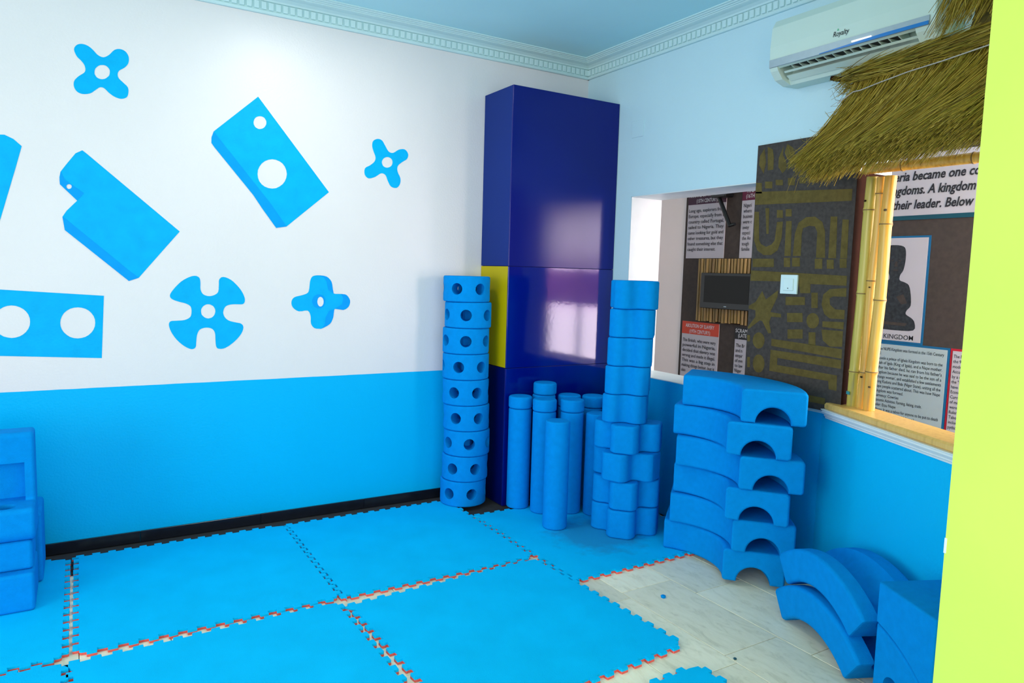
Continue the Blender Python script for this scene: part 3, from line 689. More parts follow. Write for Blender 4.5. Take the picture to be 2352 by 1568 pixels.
for k in range(9):
    sd, ang = offs[k]
    o = flink('foam_drum', drum_me); o.location = (-.995 + sd * .89, -.192 - sd * .46, MT + RH * k)
    o.rotation_euler = (0, 0, VA + math.radians(ang))
    tag(o, f'blue holed foam drum, {ordinal[k]} of the stack beside the cabinet', 'foam block', 'stacked foam drums')

# ------------------------------------------------------------------ foam cylinders and discs
CR, CH, DH = .069, .610, .074
cyl_me = soft_prism(circle(CR, 40), 0, CH - .001, .010, 3).mesh('cylinder', .6); cyl_me.materials.append(M['foam'])
disc_me = soft_prism(circle(CR + .002, 40), 0, DH - .001, .012, 3).mesh('disc', .6); disc_me.materials.append(M['foam'])
cyls = [(-.742, -.432, 1, 'leftmost in the cluster, against the blue cabinet'), (-.660, -.573, 1, 'just behind the bare front cylinder'),
        (-.576, -.437, 2, 'at the back of the cluster carrying two discs'), (-.744, -.835, 0, 'bare topped and standing in front of the cluster'),
        (-.512, -.648, 1, 'right of the bare front cylinder'), (-.432, -.505, 1, 'right of the one with two discs'),
        (-.310, -.590, 1, 'at the back, second from the right wall'), (-.398, -.750, 0, 'bare topped, beside the cross block tower'),
        (-.130, -.640, 1, 'in the far right corner by the wall'), (-.250, -.737, 1, 'half hidden behind the cross block tower')]
for x, y, nd, lab in cyls:
    o = flink('foam_cylinder', cyl_me); o.location = (x, y, MT)
    tag(o, 'tall blue foam cylinder ' + lab, 'foam cylinder', 'upright foam cylinders')
    for k in range(nd):
        o = flink('foam_disc', disc_me); o.location = (x + (.004 if k else 0), y - (.003 if k else 0), MT + CH + DH * k)
        pre = '' if nd == 1 else ('lower ' if k == 0 else 'upper ')
        tag(o, f'{pre}blue foam disc on the cylinder ' + lab, 'foam disc', 'foam discs on the cylinders')


# ------------------------------------------------------------------ cross-shaped foam blocks
def cross_poly(L, w, ro, ri, n=5):
    c = [(L, -w, ro), (L, w, ro), (w, w, ri), (w, L, ro), (-w, L, ro), (-w, w, ri), (-L, w, ro), (-L, -w, ro), (-w, -w, ri), (-w, -L, ro), (w, -L, ro), (w, -w, ri)]
    return rounded(c, n)


def bulge(poly, L, amt):
    out = []
    for x, y in poly:
        if abs(x) > L * .62: x += math.copysign(amt * (1 - min(1, (y / (L * .45)) ** 2)), x)
        if abs(y) > L * .62: y += math.copysign(amt * (1 - min(1, (x / (L * .45)) ** 2)), y)
        out.append((x, y))
    return out


GH = .1552
big = soft_prism(bulge(cross_poly(.172, .078, .036, .030), .172, .016), 0, GH - .0012, .012, 3).mesh('cross_large', .6); big.materials.append(M['foam'])
sm = soft_prism(bulge(cross_poly(.136, .054, .042, .040), .136, .010), 0, GH - .0012, .010, 3).mesh('cross_small', .6); sm.materials.append(M['foam'])
GC = (-.404, -1.035)
gv = math.atan2(-4.05 - GC[1], -3.01 - GC[0])
gord = ['bottom', 'second lowest', 'third lowest', 'fourth lowest']
for k, (dx, dy, a) in enumerate([(0, 0, -8), (.006, .004, -6), (-.004, .002, -25), (.004, .006, -7)]):
    o = flink('foam_cross', big); o.location = (GC[0] + dx, GC[1] + dy, MT + GH * k); o.rotation_euler = (0, 0, gv + math.radians(a))
    tag(o, f'wide blue four-lobed foam block, {gord[k]} of the cross block tower', 'foam block', 'wide cross blocks in the tower')
sord = ['lowest', 'second lowest', 'middle', 'second highest', 'topmost']
for k, (dx, dy, a) in enumerate([(-.012, .020, 41), (-.004, .018, 42), (.004, .018, 43), (.012, .018, 42), (.014, .016, 54)]):
    o = flink('foam_cross', sm); o.location = (GC[0] + dx, GC[1] + dy, MT + GH * (4 + k)); o.rotation_euler = (0, 0, gv + math.radians(a))
    tag(o, f'narrow blue lobed foam block, {sord[k]} of the slim upper tower', 'foam block', 'narrow cross blocks in the tower')

# ------------------------------------------------------------------ curved foam channels, stacked upside down
AH = .155


def channel_profile(w, h, r, c=.018, n=16):
    """Section across the channel: groove opens downwards, local (x across, z up)."""
    out = []
    body = rounded([(w / 2, .0, .015), (w / 2, h, c), (-w / 2, h, c), (-w / 2, 0, .015), (0, -.0001, 0)], 4)[:-1]
    out += body
    for i in range(n + 1):
        t = math.pi - math.pi * i / n
        out.append((r * math.cos(t), max(0, r * math.sin(t))))
    return out


CI, CO = .305, .585
prof_c = channel_profile(CO - CI, AH - .0015, .076)
cm = (CI + CO) / 2
nstep = 28
rings = []
eb = .011
for i in range(4):           # softened near end
    t = math.pi / 2 * i / 3
    rings.append((-math.pi / 4 + eb * (1 - math.cos(t)) / cm, eb * (1 - math.sin(t))))
for i in range(1, nstep):
    rings.append((-math.pi / 4 + math.pi / 2 * i / nstep, 0))
for i in range(4):
    t = math.pi / 2 * (1 - i / 3)
    rings.append((math.pi / 4 - eb * (1 - math.cos(t)) / cm, eb * (1 - math.sin(t))))


def shrink(p, d):
    return [(x, z) for x, z in offset(p, d)]


mb = MB()
mb.loft([[((cm + x) * math.cos(a), (cm + x) * math.sin(a), z) for x, z in shrink(prof_c, d)] for a, d in rings])
chan_me = mb.mesh('curved_channel', .6); chan_me.materials.append(M['foam'])
CHAN = [(-.637, -1.555, -3.8), (-.641, -1.604, -2.6), (-.641, -1.556, -10.9), (-.659, -1.640, -3.4), (-.664, -1.563, -10.4), (-.639, -1.612, -7.8)]
aord = ['bottom', 'second lowest', 'third lowest', 'third highest', 'second highest', 'topmost']
for k in range(6):
    x, y, a = CHAN[k]
    o = flink('curved_channel', chan_me); o.location = (x, y, MT + AH * k); o.rotation_euler = (0, 0, math.radians(a))
    tag(o, f'curved blue foam channel, {aord[k]} of the six stacked by the wall', 'foam block', 'stacked curved channels')

# ------------------------------------------------------------------ arched channels by the low wall
RI, TH, AW = .352, .132, .28
HC = .222
ZC = -math.sqrt(RI * RI - HC * HC)
AE = math.asin(HC / RI)
sec = channel_profile(AW, TH, .074)          # groove on z = 0 side; flip so it lies on the outer curve
sec = [(x, TH - z) for x, z in sec]
rg = []
for i in range(3):
    t = math.pi / 2 * i / 2
    rg.append((-AE + .010 * (1 - math.cos(t)) / RI, .010 * (1 - math.sin(t))))
for i in range(1, 22): rg.append((-AE + 2 * AE * i / 22, 0))
for i in range(3):
    t = math.pi / 2 * (1 - i / 2)
    rg.append((AE - .010 * (1 - math.cos(t)) / RI, .010 * (1 - math.sin(t))))
arch_me = MB().loft([[((RI + z) * math.sin(a), x, ZC + (RI + z) * math.cos(a)) for x, z in shrink(sec, d)] for a, d in rg]).mesh('arched_channel', .6)
arch_me.materials.append(M['foam'])
arot = math.atan2(SU.y, SU.x)
for k, (s_, of, dz) in enumerate([(.622, .218, .0), (.612, .205, .153)]):
    o = flink('arched_channel', arch_me); o.location = SP(s_, of, dz); o.rotation_euler = (0, 0, arot)
    tag(o, ('lower' if k == 0 else 'upper') + ' of two blue arched foam channels nested on the floor by the low wall', 'foam block', 'arched channels by the low wall')

# ------------------------------------------------------------------ foam blocks at the bottom right
S0 = .955
arc = [(.87 + .42 * math.cos(t), -.02 + .30 * math.sin(t)) for t in (math.radians(4 + 74 * i / 16) for i in range(17))]
up_end = -.02 + .30 * math.sqrt(1 - ((1.235 - .87) / .42) ** 2)
up = [(S0, .42), (S0, arc[-1][1] + .004)] + [(s, z + .003) for s, z in arc[::-1] if S0 + .01 < s < 1.23] + [(1.235, up_end + .004), (1.235, .42)]
lo = [(S0, 0.001), (1.235, 0.001), (1.235, up_end - .002)] + [(s, max(.001, z - .002)) for s, z in arc if S0 + .01 < s < 1.23] + [(S0, arc[-1][1] - .002)]


def sprism(poly, o0, o1, b=.010, n=3):
    return soft_prism(poly, o0, o1, b, n, lambda s, z, of: SP(s, of, z))


o = flink('arch_block', sprism(up, .02, .325).mesh('arch_block', .6), 'foam')
tag(o, 'blue foam block with an arched underside and stained top beside the lime wall', 'foam block')
lowm = sprism(lo, .022, .322).mesh('quarter', .6)
hole = MB().loft([[SP(1.055 + .042 * math.cos(w), of, .085 + .042 * math.sin(w)) for w in (2 * math.pi * j / 24 for j in range(24))] for of in (.15, .4)]).mesh('cut')
o = flink('quarter_round_block', boolean(lowm, [hole], 'quarter_round_block'), 'foam')
tag(o, 'blue quarter-round foam block with a hole, under the arch block by the lime wall', 'foam block')

# ------------------------------------------------------------------ foam blocks at the left edge
def soft_box(name, x0, x1, y0, y1, z0, z1, label, b=.014):
    o = MB().box(x0, x1, y0, y1, z0, z1).build(name, 'foam_l', None, smooth=.6, bevel=b, wn=True)
    return tag(o, label, 'foam block')


soft_box('foam_slab', -3.75, -3.193, -.68, -.40, MT, .178, 'low blue foam slab at the bottom of the left stack, in front')
soft_box('foam_slab', -3.75, -3.198, -.635, -.40, .1785, .300, 'blue foam slab second from the bottom of the left stack')
soft_box('foam_block', -3.75, -3.176, -.385, -.10, MT, .330, 'blue foam block behind the left stack, close to the skirting')
prof_l = rounded([(-.665, .301, .05), (-.665, .440, .022), (-.530, .440, .010), (-.530, .725, .022), (-.400, .725, .022), (-.400, .301, .022)], 5)
stm = soft_prism([(y, z) for y, z in prof_l], -3.75, -3.186, .014, 4, lambda y, z, x: (x, y, z)).mesh('step', .6)
rec = MB().box(-3.9, -3.222, -.56, -.47, .4395, .60).mesh('cut')
hl = MB().loft([[(-3.285 + .035 * math.cos(w), -.602 + .035 * math.sin(w), z) for w in (2 * math.pi * j / 24 for j in range(24))] for z in (.36, .5)]).mesh('cut')
o = flink('step_block', boolean(stm, [rec, hl], 'step_block'), 'foam_l')
tag(o, 'blue foam step block with a hole in its seat, on top of the left stack', 'foam block')

# small foam scraps on the tiles
for x, y, r, lab in ((-.788, -1.766, .013, 'larger blue foam scrap lying on the stone tiles'), (-.910, -2.289, .007, 'tiny dark foam scrap on the tiles near the bottom edge')):
    mb = MB(); k = 6
    mb.loft([[(x + r * q * math.cos(2 * math.pi * j / k + q) * (1 + .2 * math.sin(3 * j)), y + r * q * math.sin(2 * math.pi * j / k + q), z) for j in range(k)] for q, z in ((.8, .0003), (1, r * .5), (.6, r * .9))])
    o = mb.build('foam_scrap', 'foam' if r > .01 else 'teal'); tag(o, lab, 'foam scrap')

# ------------------------------------------------------------------ printed panel on the pier, switch and cover plate
t = thing('patterned_panel', 'charcoal panel with dull gold carved-style pattern on the pier between the openings', 'wall panel')
PZ0, PZ1 = .832, 2.122
MB().box(-.012, -.0005, -2.052, -1.486, PZ0, PZ1).build('sheet', 'pan_dark', t)
MB().box(-.015, -.0005, -2.0545, -2.0525, PZ0, PZ1).build('shadow_gap_strip', 'dark_brown', t)  # dark strip standing in for the shadow gap beside the bamboo
MB().box(.0005, .2495, -2.0535, -2.0505, ZS, 1.935).build('pier_shade_sheet', 'dark_brown', t)  # dark sheet added to shade the lit end of the pier
mb = MB()
for poly in SH['panel']:
    poly = [(min(-1.488, max(-2.050, y)), max(PZ0 + .004, min(PZ1 - .004, z))) for y, z in poly]
    try: mb.tris([poly], lambda y, z: (-.0128, y, z))
    except Exception: pass
mb.build('printed_pattern', 'pan_gold', t)

t = thing('light_switch', 'white square light switch on the patterned panel', 'light switch')
MB().box(-.024, -.0125, -1.782, -1.684, 1.374, 1.468).build('plate', 'switch', t, bevel=.003)
MB().box(-.029, -.0235, -1.762, -1.704, 1.391, 1.449).build('rocker', 'switch', t, bevel=.002)
MB().box(-.0295, -.0288, -1.736, -1.731, 1.399, 1.404).build('indicator', 'ink', t)
o = MB().box(-.004, -.0004, -.586, -.478, 2.303, 2.405).build('cover_plate', 'wall_r', bevel=.0015)
tag(o, 'blank square cover plate painted over, on the wall right of the blue cabinet', 'cover plate')

# ------------------------------------------------------------------ air conditioner
t = thing('air_conditioner', 'white split air conditioner with silver band high on the right wall', 'air conditioner')
YA, YB = -1.690, -2.452
full = [(-.001, 2.652), (-.13, 2.655), (-.178, 2.645), (-.200, 2.610), (-.207, 2.52), (-.204, 2.43), (-.195, 2.412), (-.160, 2.378), (-.10, 2.360), (-.001, 2.366)]
notch = [(-.001, 2.652), (-.13, 2.655), (-.178, 2.645), (-.200, 2.610), (-.207, 2.52), (-.204, 2.43), (-.186, 2.4235), (-.130, 2.470), (-.082, 2.430), (-.118, 2.383), (-.10, 2.360), (-.001, 2.366)]
mb = MB()
for pr, a, b in ((full, YA, YA - .042), (notch, YA - .042, YB + .075), (full, YB + .075, YB)):
    mb.loft([[(x, y, z) for x, z in pr] for y in (a, b)])
mb.build('body', 'ac_white', t)
MB().loft([[(x, y, z) for x, z in [(-.2085, 2.463), (-.2105, 2.463), (-.2085, 2.429), (-.2055, 2.427)]] for y in (YA - .001, YB + .018)]).build('silver_band', 'ac_silver', t)
bl = MB()
nb = 20
ring0 = []
for i in range(nb + 1):
    u = i / nb
    y = YA - .27 + (YB + .02 - (YA - .27)) * u
    zt = 2.431 + .011 * min(1, u * 1.6)
    ring0.append([(-.2092, y, 2.4285), (-.2118, y, 2.4285), (-.2122, y, zt), (-.2098, y, zt)])
bl.loft(ring0).build('blue_strip', 'ac_blue', t)
MB().box(-.2135, -.2105, -2.20, -2.113, 2.441, 2.4455).build('display', 'ac_led', t)
cav = MB().loft([[(x, y, z) for x, z in [(-.176, 2.426), (-.131, 2.464), (-.092, 2.432)]] for y in (YA - .085, YB + .16)]).build('outlet_cavity', 'ac_dark', t)
for k in range(13):
    y = YA - .10 - .042 * k
    if k == 6: y -= .012
    MB().loft([[(x, y + dy, z) for x, z in [(-.180, 2.4245), (-.133, 2.4605), (-.100, 2.434), (-.140, 2.412)]] for dy in (0, -.004)]).build('vane', 'ac_white', t)
MB().loft([[(x, y, z) for x, z in [(-.150, 2.391), (-.118, 2.374), (-.114, 2.377), (-.146, 2.395)]] for y in (YA - .055, YB + .082)]).build('flap', 'ac_white', t)
MB().loft([[(x, y, z) for x, z in [(-.176, 2.4060), (-.168, 2.400), (-.166, 2.402), (-.174, 2.4085)]] for y in (YA - .06, YB + .08)]).build('flap', 'ac_white', t)
MB().box(-.206, -.003, YB - .005, YB, 2.39, 2.64).build('end_cap', 'ac_white', t, bevel=.002, segs=1)
acf = lambda a, b: (-.2087, -2.020 - a, 2.485 + b)
text_mb([('Royalty', 0, 0, .021, .076, .25)], fn=acf).build('lettering', 'ink', t)
MB().tris([[(.018, .022), (.022, .032), (.027, .022)]], acf).build('leaf_mark', 'green', t)
# drain pipe hole under the unit
o = MB().tube([(-.075, -1.93, 2.356), (-.070, -1.955, 2.346), (-.03, -1.98, 2.345), (-.001, -1.99, 2.345)], .011, 10).build('drain_pipe', 'dark_brown', smooth=.8)
tag(o, 'dark drain pipe stub under the air conditioner', 'pipe')

# ------------------------------------------------------------------ bamboo posts, beam and thatched canopy
def bamboo(name, p, q, r, nodes, material, label, bend=.0, n=18):
    p, q = Vector(p), Vector(q)
    L = (q - p).length
    ts = sorted(set([0, 1] + [i / 20 for i in range(21)] + [x for nd in nodes for x in (nd - .012, nd - .004, nd, nd + .004, nd + .012)]))
    ts = [x for x in ts if 0 <= x <= 1]
    pts, rr = [], []
    for x in ts:
        pt = p + (q - p) * x + Vector((0, bend * math.sin(3 * math.pi * x), 0))
        k = r
        for nd in nodes:
            dd = abs(x - nd)
            if dd < .011: k = r * (1.11 - dd * 9)
        pts.append(pt); rr.append(k)
    t_ = thing(name, label, 'bamboo pole', tuple(p), 0)
    mb = MB().tube([tuple(a - p) for a in pts], rr, n)
    mb.build('culm', material, t_, smooth=.9)
    for nd in nodes:
        c_ = (q - p) * nd + Vector((0, bend * math.sin(3 * math.pi * nd), 0))
        d_ = (q - p).normalized() * .0022
        MB().tube([tuple(c_ - d_), tuple(c_ + d_)], r * 1.125, n).build('node_ring', 'bamboo_n', t_, smooth=.9)
    return t_


b1 = bamboo('bamboo_pole', SP(.124, -.070, .8765), SP(.150, -.070, 1.905), .0250, (.155, .50, .86), 'bamboo_g', 'thick greenish bamboo pole, nearest the patterned panel', .0015)
b2 = bamboo('bamboo_pole', SP(.176, -.078, .8765), SP(.204, -.078, 1.898), .0205, (.16, .56, .93), 'bamboo', 'thin golden bamboo pole in the middle of the three', -.003)
b3 = bamboo('bamboo_pole', SP(.234, -.078, .8765), SP(.266, -.078, 1.896), .0240, (.17, .48, .80), 'bamboo', 'golden bamboo pole on the window side of the three', .003)
def dot(parent, s, of, z, r, nm='screw', m='screw'):
    p = Vector(SP(s, of, z)) - Vector(parent.location)
    d = Vector((-.55, -.83, 0))
    MB().tube([tuple(p - d * .004), tuple(p + d * .003)], r, 10).build(nm, m, parent)


dot(b2, .196, -.056, 1.02, .004); dot(b3, .262, -.054, .985, .004); dot(b1, .150, -.042, 1.80, .0045); dot(b2, .206, -.056, 1.42, .003); dot(b3, .279, -.053, 1.75, .005)
mb = MB(); mb.loft([[tuple(Vector(SP(.128 + a, -.0435, z)) - b1.location) for a, z in ((-.012, .930), (.012, .930), (.012, .944), (-.012, .944))], [tuple(Vector(SP(.128 + a, -.0405, z)) - b1.location) for a, z in ((-.012, .930), (.012, .930), (.012, .944), (-.012, .944))]])
mb.build('clip', 'clip', b1)
t = bamboo('bamboo_beam', (.002, -2.075, 1.9405), (.002, -3.05, 1.9345), .0215, (.18, .47, .8), 'bamboo', 'horizontal bamboo beam under the thatched canopy')
t['category'] = 'beam'

th = thing('thatched_canopy', 'shaggy olive-brown thatched canopy over the display window', 'thatch')
rt = random.Random(11)


def straw(mb, pts, r):
    n = len(mb.v); k = 3
    d = (Vector(pts[-1]) - Vector(pts[0])).normalized(); a = d.orthogonal().normalized(); b = d.cross(a)
    ph = rt.random() * 6.28
    for i, p in enumerate(pts):
        rr = r * (1 if i < len(pts) - 1 else .55)
        for j in range(k):
            q = ph + 2.094 * j
            mb.v.append(tuple(Vector(p) + (a * math.cos(q) + b * math.sin(q)) * rr))
    for i in range(len(pts) - 1):
        for j in range(k):
            x = n + i * k + j; y = n + i * k + (j + 1) % k
            mb.f.append([x, y, y + k, x + k])


def skirt_pt(s, u, h):
    """u: 0 at the ridge, 1 at the eave; h: 0 inner layer, 1 outer layer."""
    zr = 2.355 - .085 * s
    off = .045 + .035 * h + (.115 + .085 * h) * (u ** 1.25)
    z = zr + (1.880 + .085 * h - zr) * u
    lean = .03 * math.sin(u * math.pi) - .16 * u ** 1.6
    return s + lean, off, z


core = MB()
rows = []
for i in range(9):
    u = i / 8 * .93
    rows.append([SP(*skirt_pt(s, u, .35)) for s in (.23, .5, .8, 1.1, 1.27)])
core.loft(rows, cap=False, closed=False)
core.build('core', 'straw_b', th)
sk = MB()
for i in range(9500):
    s = .215 + rt.random() ** .93 * 1.05
    h = rt.random()
    ub = 1.0 if rt.random() < .62 else rt.uniform(.35, 1.0)
    ub += rt.uniform(-.035, .03)
    ua = max(0, ub - rt.uniform(.22, .75))
    js = rt.gauss(0, .012); jh = rt.gauss(0, .10)
    pts = []
    for k in range(3):
        u = ua + (ub - ua) * k / 2
        a_, o_, z_ = skirt_pt(s + js * k, u, h + jh * k / 2)
        pts.append(SP(a_ + rt.gauss(0, .002), o_ + rt.gauss(0, .003), z_))
    straw(sk, pts, rt.uniform(.0011, .0020))
tag(sk.build('skirt_straw', 'straw', th), kind='stuff')
bd = MB()
for i in range(2600):
    s0 = .13 + rt.random() * .95; L = rt.uniform(.12, .30)
    a = rt.random() * 6.28; r = .047 * math.sqrt(rt.random())
    o0 = .075 + r * math.cos(a); z0 = 2.325 + .9 * r * math.sin(a)
    j1, j2 = rt.gauss(0, .012), rt.gauss(0, .012)
    pts = [SP(s0, o0, z0 - .085 * s0), SP(s0 + L / 2, o0 + j1 / 2 + .004, z0 + j2 / 2 - .085 * (s0 + L / 2)), SP(s0 + L, o0 + j1, z0 + j2 - .085 * (s0 + L))]
    straw(bd, pts, rt.uniform(.0011, .0019))
for i in range(160):          # frayed left end of the bundle
    a = rt.random() * 6.28; r = .05 * math.sqrt(rt.random())
    p0 = (.19, .075 + r * math.cos(a), 2.315 + r * math.sin(a)); L = rt.uniform(.05, .10)
    straw(bd, [SP(*p0), SP(p0[0] - L, p0[1] + rt.gauss(0, .02), p0[2] - .02 + rt.gauss(0, .02))], .0012)
tag(bd.build('ridge_bundle', 'straw', th), kind='stuff')
us = MB()
MBc = MB().loft([[SP(s, .03, 2.28), SP(s, .09, 2.28), SP(s, -.02, 2.74), SP(s, -.06, 2.74)] for s in (.86, 1.27)])
MBc.build('upper_core', 'straw_b', th)
for i in range(2600):
    s = .74 + rt.random() * .45; h = rt.random(); ub = rt.uniform(.25, 1.05); ua = max(0, ub - rt.uniform(.25, .6))
    pts = []
    js = rt.gauss(0, .02)
    for k in range(3):
        u = ua + (ub - ua) * k / 2
        pts.append(SP(s + .16 * (1 - u) + js * k, -.01 + .12 * u + .05 * h + rt.gauss(0, .003), 2.78 - .48 * u + .03 * h))
    straw(us, pts, rt.uniform(.0011, .0019))
tag(us.build('upper_straw', 'straw', th), kind='stuff')
# loose straws sticking out at the left end
ls = MB()
for i in range(70):
    u = rt.uniform(.1, 1.0); a_, o_, z_ = skirt_pt(.22, u, rt.uniform(.3, 1))
    L = rt.uniform(.04, .13); an = rt.uniform(-1.2, .9)
    straw(ls, [SP(a_ + .02, o_, z_), SP(a_ - L * .5, o_ + .01, z_ - L * .4 * math.sin(an) - .01), SP(a_ - L * math.cos(an), o_ + .02, z_ - L * math.sin(an) - .02)], .0009)
tag(ls.build('loose_straw', 'straw', th), kind='stuff')
wp = [(.225, .40), (.29, .30), (.34, .31), (.46, .285), (.62, .26), (.80, .26), (1.0, .24), (1.25, .22)]
MB().tube([SP(skirt_pt(s, u, 1.15)[0], skirt_pt(s, u, 1.15)[1] + .006, skirt_pt(s, u, 1.15)[2]) for s, u in wp], .0022, 6).build('binding_wire', 'wire', th, smooth=.9)

# ------------------------------------------------------------------ display on the far wall
def fbox(mb, y0, y1, z0, z1, d0, d1):
    return mb.box(FX - d1, FX - d0, min(y0, y1), max(y0, y1), z0, z1)


t = thing('display_board', 'dark brown display board behind the hanging panels in the next room', 'display board')
fbox(MB(), .835, -2.30, .25, 2.55, .001, .012).build('board', 'brown', t)


def poster(label, y0, y1, z0, z1, paper, head=None, lines=(), extra=None, frame=None, d=.013, hz=None, hcol=None):
    t_ = thing('wall_poster', label, 'poster')
    fbox(MB(), y0, y1, z0, z1, d, d + .006).build('sheet', paper, t_)
    if hz: fbox(MB(), y0, y1, hz, z1, d + .0062, d + .0075).build('header', hcol, t_)
    fn = lambda a, b: (FX - d - .0088, -a, b)
    if head: text_mb(head, fn=fn).build('heading', 'ink_w', t_)
    if lines: text_mb(lines, fn=fn).build('lettering', 'ink', t_)['kind'] = 'stuff'
    return t_, fn


def block(strs, y0, z, dz, h, w, short=()):
    """Text lines from the top; a = -y grows to the reader's right."""
    return [(s, -y0, z - dz * i, h, None if i in short else w, 0) for i, s in enumerate(strs)]


cap = .026
poster('white text poster with a plum heading, upper left of the far display', .803, .353, 1.617, 2.215, 'paper',
       [('ARRIVAL OF THE EX', -.790, 2.163, .032, .345, 0), ('(15TH CENTURY):', -.700, 2.113, .032, .255, 0)],
       block(['Long ago, explorers from', 'Europe, especially from a', 'country called Portugal,', 'sailed to Nigeria. They', 'came looking for gold and', 'other treasures, but they', 'found something else that'], .788, 2.030, .0495, .030, .420)
       + [('caught their interest.', -.786, 1.684, .030, .338, 0)], hz=2.098, hcol='plum')
poster('white text poster with a maroon heading, half hidden by the patterned panel', .180, -.270, 1.617, 2.215, 'paper',
       [('TRAD', -.139, 2.160, .032, .085, 0), ('(16TH', -.136, 2.115, .032, .085, 0)],
       [(s, -.158, 2.040 - .0452 * i, .030, None, 0) for i, s in enumerate(['Nigeri', 'where', 'busines', 'were c', 'away', 'especi', 'the An', 'tough', 'familie'])], hz=2.096, hcol='maroon')
poster('white text poster with a red heading, lower left of the far display', .802, .356, .45, 1.043, 'paper',
       [('ABOLITION OF SLAVERY', -.757, .991, .032, .348, 0), ('(19TH CENTURY):', -.706, .940, .032, .255, 0)],
       block(['The British, who were very', 'powerful in Nigeria,', 'decided that slavery was', 'wrong and made it illegal.', 'This was a big step in', 'making things better, but it', 'also'], .784, .858, .0465, .030, .400, (6,)), hz=.929, hcol='red')
poster('white text poster with a black heading, beside the patterned panel edge', .173, -.270, .45, 1.035, 'paper',
       [('SCRAMB', -.168, .990, .032, .150, 0), ('(LATE', -.138, .950, .032, .090, 0)],
       [(s, -.156, .866 - .043 * i, .030, None, 0) for i, s in enumerate(['The Br', 'and n', 'empir', 'of eve', 'to law', 'Niger'])], hz=.932, hcol='nearblack')
# banner
t, fn = poster('large white banner with three lines of bold italic text under the bamboo beam', -.60, -2.25, 1.897, 2.30, 'paper')
for ln in (('geria became one co', 1.100, 2.130, .058, .585, .22), ('ingdoms. A kingdom', 1.112, 2.038, .058, .552, .22), ('their leader. Below', 1.136, 1.942, .058, .525, .22)):
    text_mb([ln], fn=fn).build('text_line', 'ink', t)
fbox(MB(), -.60, -2.25, 1.868, 1.8968, .013, .020).build('teal_border', 'teal', t)
# portrait poster
t = thing('wall_poster', 'blue-framed poster showing a dark seated bronze figure', 'poster')
fbox(MB(), -.80, -1.412, 1.0365, 1.762, .013, .018).build('frame', 'pblue', t)
fbox(MB(), -.815, -1.398, 1.050, 1.749, .0182, .021).build('sheet', 'paper', t)
fig = smooth([(1.130, 1.690), (1.175, 1.702), (1.235, 1.692), (1.254, 1.660), (1.256, 1.590), (1.246, 1.530), (1.228, 1.500), (1.226, 1.465), (1.262, 1.450), (1.293, 1.430), (1.310, 1.370), (1.316, 1.296), (1.292, 1.262), (1.288, 1.235), (1.330, 1.210), (1.352, 1.180), (1.346, 1.130), (1.230, 1.122), (1.115, 1.124), (1.020, 1.128), (.985, 1.175), (1.020, 1.225), (1.040, 1.255), (1.028, 1.330), (1.045, 1.420), (1.100, 1.446), (1.150, 1.465), (1.150, 1.500), (1.128, 1.535), (1.114, 1.560), (1.110, 1.590), (1.122, 1.605)], 3)
MB().tris([fig], lambda a, b: (FX - .0222, -a, b)).build('figure', 'figure', t)
for q in ([(1.152, 1.600), (1.178, 1.602), (1.165, 1.592)], [(1.205, 1.600), (1.232, 1.598), (1.218, 1.590)], [(1.186, 1.590), (1.200, 1.590), (1.205, 1.556), (1.182, 1.556)], [(1.170, 1.536), (1.215, 1.536), (1.205, 1.526), (1.180, 1.526)], [(1.06, 1.36), (1.10, 1.35), (1.13, 1.30), (1.09, 1.31)], [(1.21, 1.35), (1.26, 1.37), (1.29, 1.31), (1.25, 1.30)], [(1.06, 1.18), (1.30, 1.175), (1.29, 1.155), (1.07, 1.16)]):
    MB().tris([q], lambda a, b: (FX - .0228, -a, b)).build('figure_highlight', 'brown', t)
text_mb([('NUPE KINGDOM', 1.020, 1.062, .032, .330, 0)], fn=lambda a, b: (FX - .0222, -a, b)).build('caption', 'ink', t)
# lower text poster
t = thing('wall_poster', 'blue-framed poster of small print below the bronze figure poster', 'poster')
fbox(MB(), -.86, -1.594, .474, 1.0355, .013, .018).build('frame', 'pblue', t)
fbox(MB(), -.875, -1.578, .490, 1.021, .0182, .021).build('sheet', 'paper_c', t)
T = ['The NUPE Kingdom was formed in the 15th Century', 'AD.', 'Tsoede a prince of Ighala Kingdom was born to the', 'Atah of Igala (King of Igala), and a Nupe mother.', "After his father died, he ran from his father's", 'kingdom because he was said to be the son of a', "'strange woman', and established a few settlements", 'along Kaduna and Bida (Niger State), uniting all the', 'Nupe people scattered about. This was how Nupe', 'Kingdom was formed.', 'Currency: Cowries', 'Economic Activities: Farming, fishing, trade.', 'Ruler: Etsu Nupe', 'Taboos: It was a taboo for anyone to be put to death', '         of Nupe (King of Nupe).']
W_ = {1: .03, 9: .205, 10: .175, 11: .335, 12: .16, 14: .30}
text_mb([(s, 1.108 if i else 1.112, .978 - .0328 * i, .021, W_.get(i, .448), 0) for i, s in enumerate(T)], fn=lambda a, b: (FX - .0222, -a, b)).build('lettering', 'ink', t)['kind'] = 'stuff'
t = thing('wall_poster', 'red-framed poster of small print cut off by the lime wall', 'poster')
fbox(MB(), -1.597, -2.20, .470, 1.0355, .013, .018).build('frame', 'pred', t)
fbox(MB(), -1.612, -2.185, .488, 1.021, .0182, .021).build('sheet', 'paper', t)
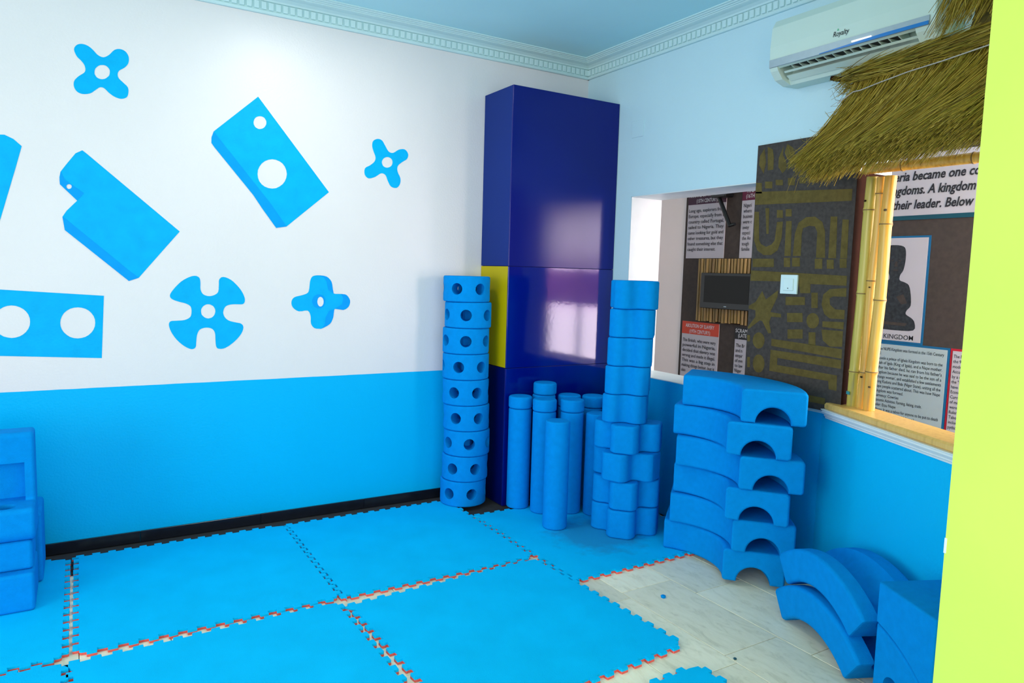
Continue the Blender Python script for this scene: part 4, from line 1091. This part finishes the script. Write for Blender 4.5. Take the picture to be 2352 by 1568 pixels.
T = ['The Nri', 'the 9th', 'modern', 'Accordi', 'by a su', 'the "sk', 'have b', 'Econo', 'Curren', 'of mo', 'were u', 'Ruler:', 'Taboo', 'includ', 'pytho']
text_mb([(s, 1.620, .978 - .0328 * i, .021, None, 0) for i, s in enumerate(T)], fn=lambda a, b: (FX - .0222, -a, b)).build('lettering', 'ink', t)['kind'] = 'stuff'

# cane panel with television
t = thing('cane_panel', 'panel of upright dark canes behind the small television', 'cane panel')
fbox(MB(), .642, -.30, 1.055, 1.614, .0125, .015).build('backing', 'dark_brown', t)
rc = random.Random(3)
y = .612; k = 0
while y > -.29:
    r = rc.uniform(.0125, .0175)
    MB().tube([(FX - .015 - r, y, 1.055 + rc.uniform(0, .01)), (FX - .015 - r, y + rc.uniform(-.004, .004), 1.33), (FX - .015 - r, y, 1.612)], r, 8).build('cane', 'cane', t, smooth=1.0)
    y -= r * 2 + rc.uniform(.0, .006); k += 1
t = thing('television', 'small black flat television hung on the cane panel', 'television')
fbox(MB(), .522, -.06, 1.180, 1.488, .056, .100).build('housing', 'black', t, bevel=.006)
fbox(MB(), .478, -.016, 1.232, 1.465, .1002, .102).build('screen_glass', 'screen', t)
fbox(MB(), .245, .217, 1.200, 1.206, .1002, .1012).build('badge', 'ac_silver', t)
# black arm mount over the first poster
t = thing('arm_mount', 'black angled arm mount hanging in front of the plum-headed poster', 'bracket')
MB().box(FX - .13, FX - .02, .270, .435, 2.13, 2.21).build('head', 'black', t, bevel=.012)
MB().tube([(FX - .08, .385, 2.14), (FX - .08, .245, 1.885)], .018, 8).build('arm', 'black', t, smooth=.9)
MB().tube([(FX - .08, .250, 1.888), (FX - .08, .190, 1.900)], .014, 8).build('foot', 'black', t, smooth=.9)
# window dressing in the next room
t = thing('window_blind', 'purple and pink blind across the bright window of the next room', 'blind')
MB().box(FX - .05, FX - .04, -3.84, -2.62, 1.16, 1.50).build('blind_fabric', 'pink', t)
MB().box(FX - .055, FX - .038, -3.84, -2.62, 1.10, 1.16).build('hem', 'purple', t)
MB().box(FX - .055, FX - .038, -3.84, -2.62, 1.56, 1.62).build('rail', 'purple', t)
